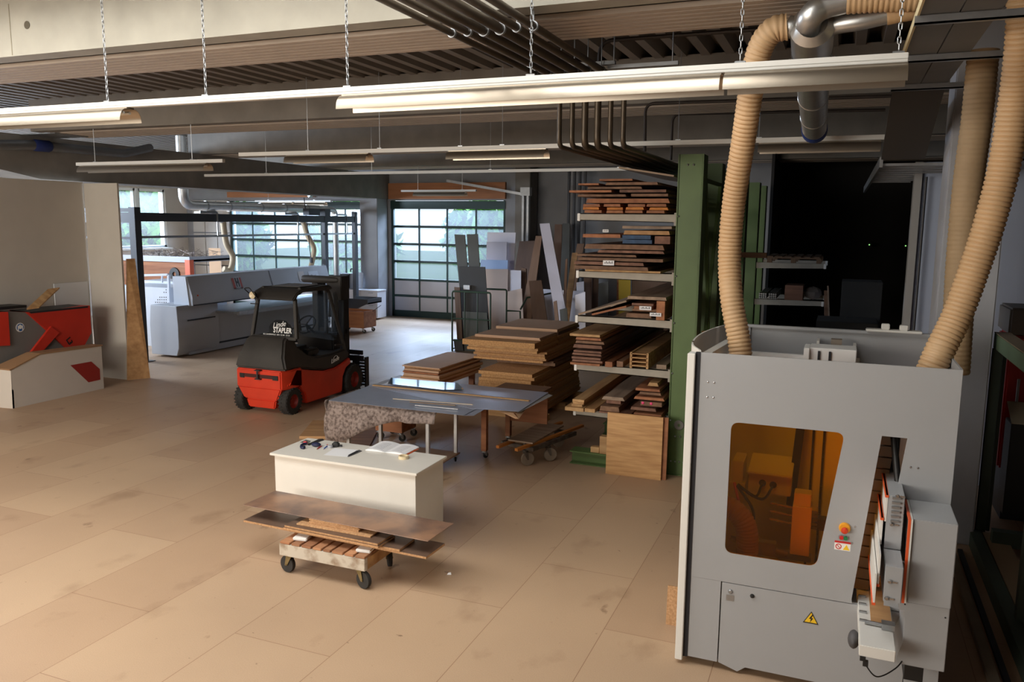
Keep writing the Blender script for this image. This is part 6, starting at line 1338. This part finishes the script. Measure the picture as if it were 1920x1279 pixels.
for (a, b, c_, d, Y, m_, lb) in (((590, 1085), (700, 1075), 1160, 1182, 20.0, mat('yellow_panel', (196, 168, 34), .6), 'bright yellow panel seen between the rack shelves'), ((270, 1065), (345, 1065), 1092, 1108, 19.6, brn, 'tall brown board seen just left behind the rack shelves'),
    ((348, 1060), (405, 1060), 1108, 1120, 19.7, dwb, 'dark wooden board seen behind the rack between two white ones'), ((405, 1140), (495, 1120), 1121, 1140, 19.5, dgp, 'grey-brown panel seen behind the middle rack shelf'), ((575, 1080), (625, 1080), 1155, 1166, 20.2, larch, 'reddish panel just left of the yellow panel'), ((710, 1075), (1080, 1075), 1184, 1256, 20.1, dwb, 'wide dark panel right of the yellow panel behind the rack'), ((200, 1130), (270, 1120), 1083, 1096, 19.2, wlp_, 'small white board behind the outer end of the rack shelves')):
    L('panel_board', lb, 'panel', c2_(*a), c2_(*b), c_, d, Y, Y+.1, .02, m_, 'panels behind the rack')
for k in range(4):
    x = aty(1067+k*10, 360, 21.6).x
    tag(MB().box(x-.03, x+.03, 21.55, 21.62, 0, 4.4).build('wall_post', steel_dk, None, W=True, loc=(x, 21.58, 0)), ['leftmost', 'second', 'third', 'rightmost'][k]+' of four thin dark posts before the concrete wall behind the rack', 'post', 'dark posts at the back wall')
PO = thing('door_track', 'grey steel track post with diagonal strut right of the tall gate', 'track', (-8.4, 21.3, 0))
xx = aty(985, 400, 21.3).x
MB().box(xx-.1, xx-.04, 21.28, 21.4, 0, 3.75).box(xx+.04, xx+.1, 21.28, 21.4, 0, 3.75).build('post', galv, PO, W=True); MB().bar((xx-2.4, 21.2, 4.15), (xx, 21.3, 3.75), .05, .07).build('strut', galv, PO, W=True); MB().box(xx-.14, xx+.14, 21.25, 21.42, 3.72, 3.95).build('bracket', galv, PO, W=True)
ST = thing('roof_strut', 'diagonal light grey steel strut under the girder in front of the wide gate', 'strut', tuple(aty(600, 350, 19)))
MB().bar(aty(580, 368, 19.0), aty(614, 328, 19.0), .16, .10).build('bar', galv, ST, W=True)
# ================================================================== dark store behind the rack
pal = mat('pallet_wood', (120, 92, 68), .8, var=.2, scale=5)
PL = thing('pallet', 'wooden pallet on the far right arm of the green rack in the dark', 'pallet', (-.85, 16.9, 2.281))
for y in (16.15, 16.85, 17.55): MB().box(-1.30, -.34, y-.05, y+.05, 2.36, 2.385).build('board', pal, PL, W=True)
for x in (-1.3, -.87, -.42):
    for y in (16.15, 16.85, 17.55): MB().box(x, x+.09, y-.05, y+.05, 2.281, 2.36).build('block', pal, PL, W=True)
m = MB()
for k in range(6): m.box(-1.30+k*.165, -1.19+k*.165, 16.1, 17.6, 2.386, 2.405)
m.build('deck_boards', pal, PL, W=True)
for (x0, x1, z1, m_, lb) in ((-.95, -.62, 1.86, redw, 'dark red-brown box on the lower right rack arm in the dark'), (-1.42, -1.26, 1.72, galv, 'left bundle of pale profiles on the lower right rack arm'), (-1.24, -1.1, 1.68, galv, 'right bundle of pale profiles on the lower right rack arm')):
    mb = MB()
    if m_ is galv:
        for i in range(4):
            for j in range(3): mb.cyl((x0+.02+i*.037, 16.1, 1.605+j*.037), (x0+.02+i*.037, 17.6, 1.605+j*.037), .017, n=8)
    else: mb.box(x0, x1, 16.15, 16.7, 1.581, z1)
    tag(mb.build('storage_box' if m_ is redw else 'profile_bundle', m_, None, W=True, loc=((x0+x1)/2, 16.3, 1.59), bevel=.004 if m_ is redw else 0), lb, 'box' if m_ is redw else 'bundle')
o = MB().sphere((0, 0, 0), .14, 14, (1.1, 1, .85)); rr = random.Random(3)
for v in o.v: v *= 1+rr.uniform(-.10, .10)
tag(o.build('plastic_bag', mat('bag_white', (200, 204, 216), .4), None, loc=(-.45, 16.4, 1.71)), 'crumpled white plastic bag on the lower right rack arm in the dark', 'bag')
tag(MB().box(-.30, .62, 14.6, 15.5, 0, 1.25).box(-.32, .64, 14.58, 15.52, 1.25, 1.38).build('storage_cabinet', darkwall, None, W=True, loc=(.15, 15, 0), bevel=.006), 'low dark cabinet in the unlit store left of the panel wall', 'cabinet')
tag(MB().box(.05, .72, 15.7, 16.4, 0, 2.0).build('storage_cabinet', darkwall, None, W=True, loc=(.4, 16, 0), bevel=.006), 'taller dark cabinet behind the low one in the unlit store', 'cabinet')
leanpx('plank', 'thin pole leaning in the dark store right of the rack arms', 'board', (1551, 536), (1554, 536), 1558, 1561, 15.6, 15.7, .02, greyw)
leanpx('plank', 'brown plank leaning upright below the white bag', 'board', (1545, 545), (1552, 545), 1547, 1556, 15.9, 16.02, .03, brownw)
for (px, py, lb) in ((1630, 459, 'tiny green indicator lamp left of the other in the dark store'), (1698, 461, 'tiny green indicator lamp near the panel wall in the dark store')):
    p = aty(px, py, 21.7); g = bpy.data.materials.new('indicator_green'); g.use_nodes = True; g.node_tree.nodes['Principled BSDF'].inputs['Emission Color'].default_value = (.35, .9, .25, 1); g.node_tree.nodes['Principled BSDF'].inputs['Emission Strength'].default_value = 1.2
    t = thing('indicator_lamp', lb, 'lamp', tuple(p)); MB().box(-.05, .05, 0, .3, -.05, .05).build('housing', blackpl, t); MB().sphere((0, -.005, 0), .016, 8).build('light', g, t)
# ================================================================== green machine frame and rails at the right edge
GF = thing('machine_frame', 'green steel machine frame at the right edge beside the concrete column', 'frame', (1.5, 6.8, 0))
def fx2(m_, nm, mt_=None, **k): return m_.build(nm, mt_ or mat('frame_green', (122, 148, 118), .55, var=.15, scale=4), GF, W=True, **k)
dkg = mat('frame_dark_green', (70, 82, 70), .6, var=.2, scale=4)
fx2(MB().box(1.37, 1.50, 4.6, 8.6, 1.88, 2.02), 'top_beam', bevel=.004)
fx2(MB().box(1.37, 1.50, 4.6, 8.6, 2.021, 2.03), 'top_wear_strip', mat('tan_strip', (150, 134, 110), .7))
for y in (8.5, 6.55): fx2(MB().box(1.36, 1.44, y, y+.08, 0, 1.88).box(1.46, 1.49, y+.1, y+.14, .1, 1.88), 'post', dkg, bevel=.003)
fx2(MB().box(1.30, 1.40, 4.6, 8.48, .0, .14), 'floor_beam', dkg, bevel=.003); fx2(MB().box(1.41, 1.60, 4.6, 8.48, .10, .13), 'tan_board', mat('tan_board', (150, 128, 100), .7))
fx2(MB().box(1.45, 2.3, 8.2, 8.3, .1, .24).cyl((1.7, 8.0, .2), (1.7, 7.2, .18), .05), 'cross_member', dkg)
fx2(MB().box(1.60, 1.85, 8.7, 9.0, .25, 1.15), 'black_case', blackpl, bevel=.006); fx2(MB().prism([(1.60, 8.7, 1.151), (1.78, 8.7, 1.151), (1.85, 9.0, 1.30), (1.60, 9.0, 1.30)], (0, 0, .01)), 'case_lid', mat('tan_lid', (170, 156, 130), .6))
RM = thing('red_machine', 'dark red machine housing behind the green frame', 'machine', (2.2, 9.5, 0))
dred = mat('dark_red', (176, 26, 22), .5, var=.1, scale=2)
MB().box(1.62, 3.0, 9.3, 9.9, .55, 1.92).build('housing', dred, RM, W=True, bevel=.02); MB().box(1.6, 3.0, 9.28, 9.9, 1.93, 2.2).build('top_cover', greym, RM, W=True, bevel=.02)
MB().box(1.66, 2.9, 9.24, 9.3, 1.66, 1.78).build('green_bar', dkg, RM, W=True); MB().box(1.7, 2.9, 9.35, 9.85, 0, .55).build('plinth', steel_dk, RM, W=True)
m = MB()
for k in range(4): m.cyl((1.72+.1*k, 9.22, .2), (1.72+.1*k, 9.22, 1.5), .014, n=8)
m.build('vertical_rods', galv, RM, W=True)
tag(MB().box(1.08, 1.15, 5.0, 8.05, 0, .05).build('floor_rail', mat('pale_rail', (150, 136, 118), .7, var=.2, scale=5), None, W=True, loc=(1.11, 6.5, 0), bevel=.004), 'pale timber rail along the floor right of the grey machine', 'rail')
tag(MB().box(1.18, 1.22, 5.2, 8.2, 0, .03).build('floor_rail', steel_dk, None, W=True, loc=(1.2, 6.7, 0)), 'narrow dark steel rail along the floor beside the pale timber rail', 'rail')
# small paper scrap on the floor
tag(MB().prism([tuple(atz(838, 1078, .003)), tuple(atz(846, 1078, .003)), tuple(atz(845, 1074, .02)), tuple(atz(840, 1075, .015))], (0, .004, .003)).build('paper_scrap', paper, None, W=True, loc=tuple(atz(842, 1077)), smooth=0), 'tiny crumpled paper scrap on the floor right of the trolley', 'paper')

q0_, q1_ = aty(391, 465, 21.9), aty(414, 512, 21.9)
tag(MB().box(q0_.x, q1_.x, 21.9, 21.94, .9, q0_.z).box(q0_.x+.1, q0_.x+.16, 21.9, 21.94, 0, .9).box(q1_.x-.16, q1_.x-.1, 21.9, 21.94, 0, .9).build('display_board', mat('pale_wood_board', (222, 186, 150), .7), None, W=True, loc=((q0_.x+q1_.x)/2, 21.92, 0)), 'pale wooden board standing before the white cladding left of the wide gate', 'board')
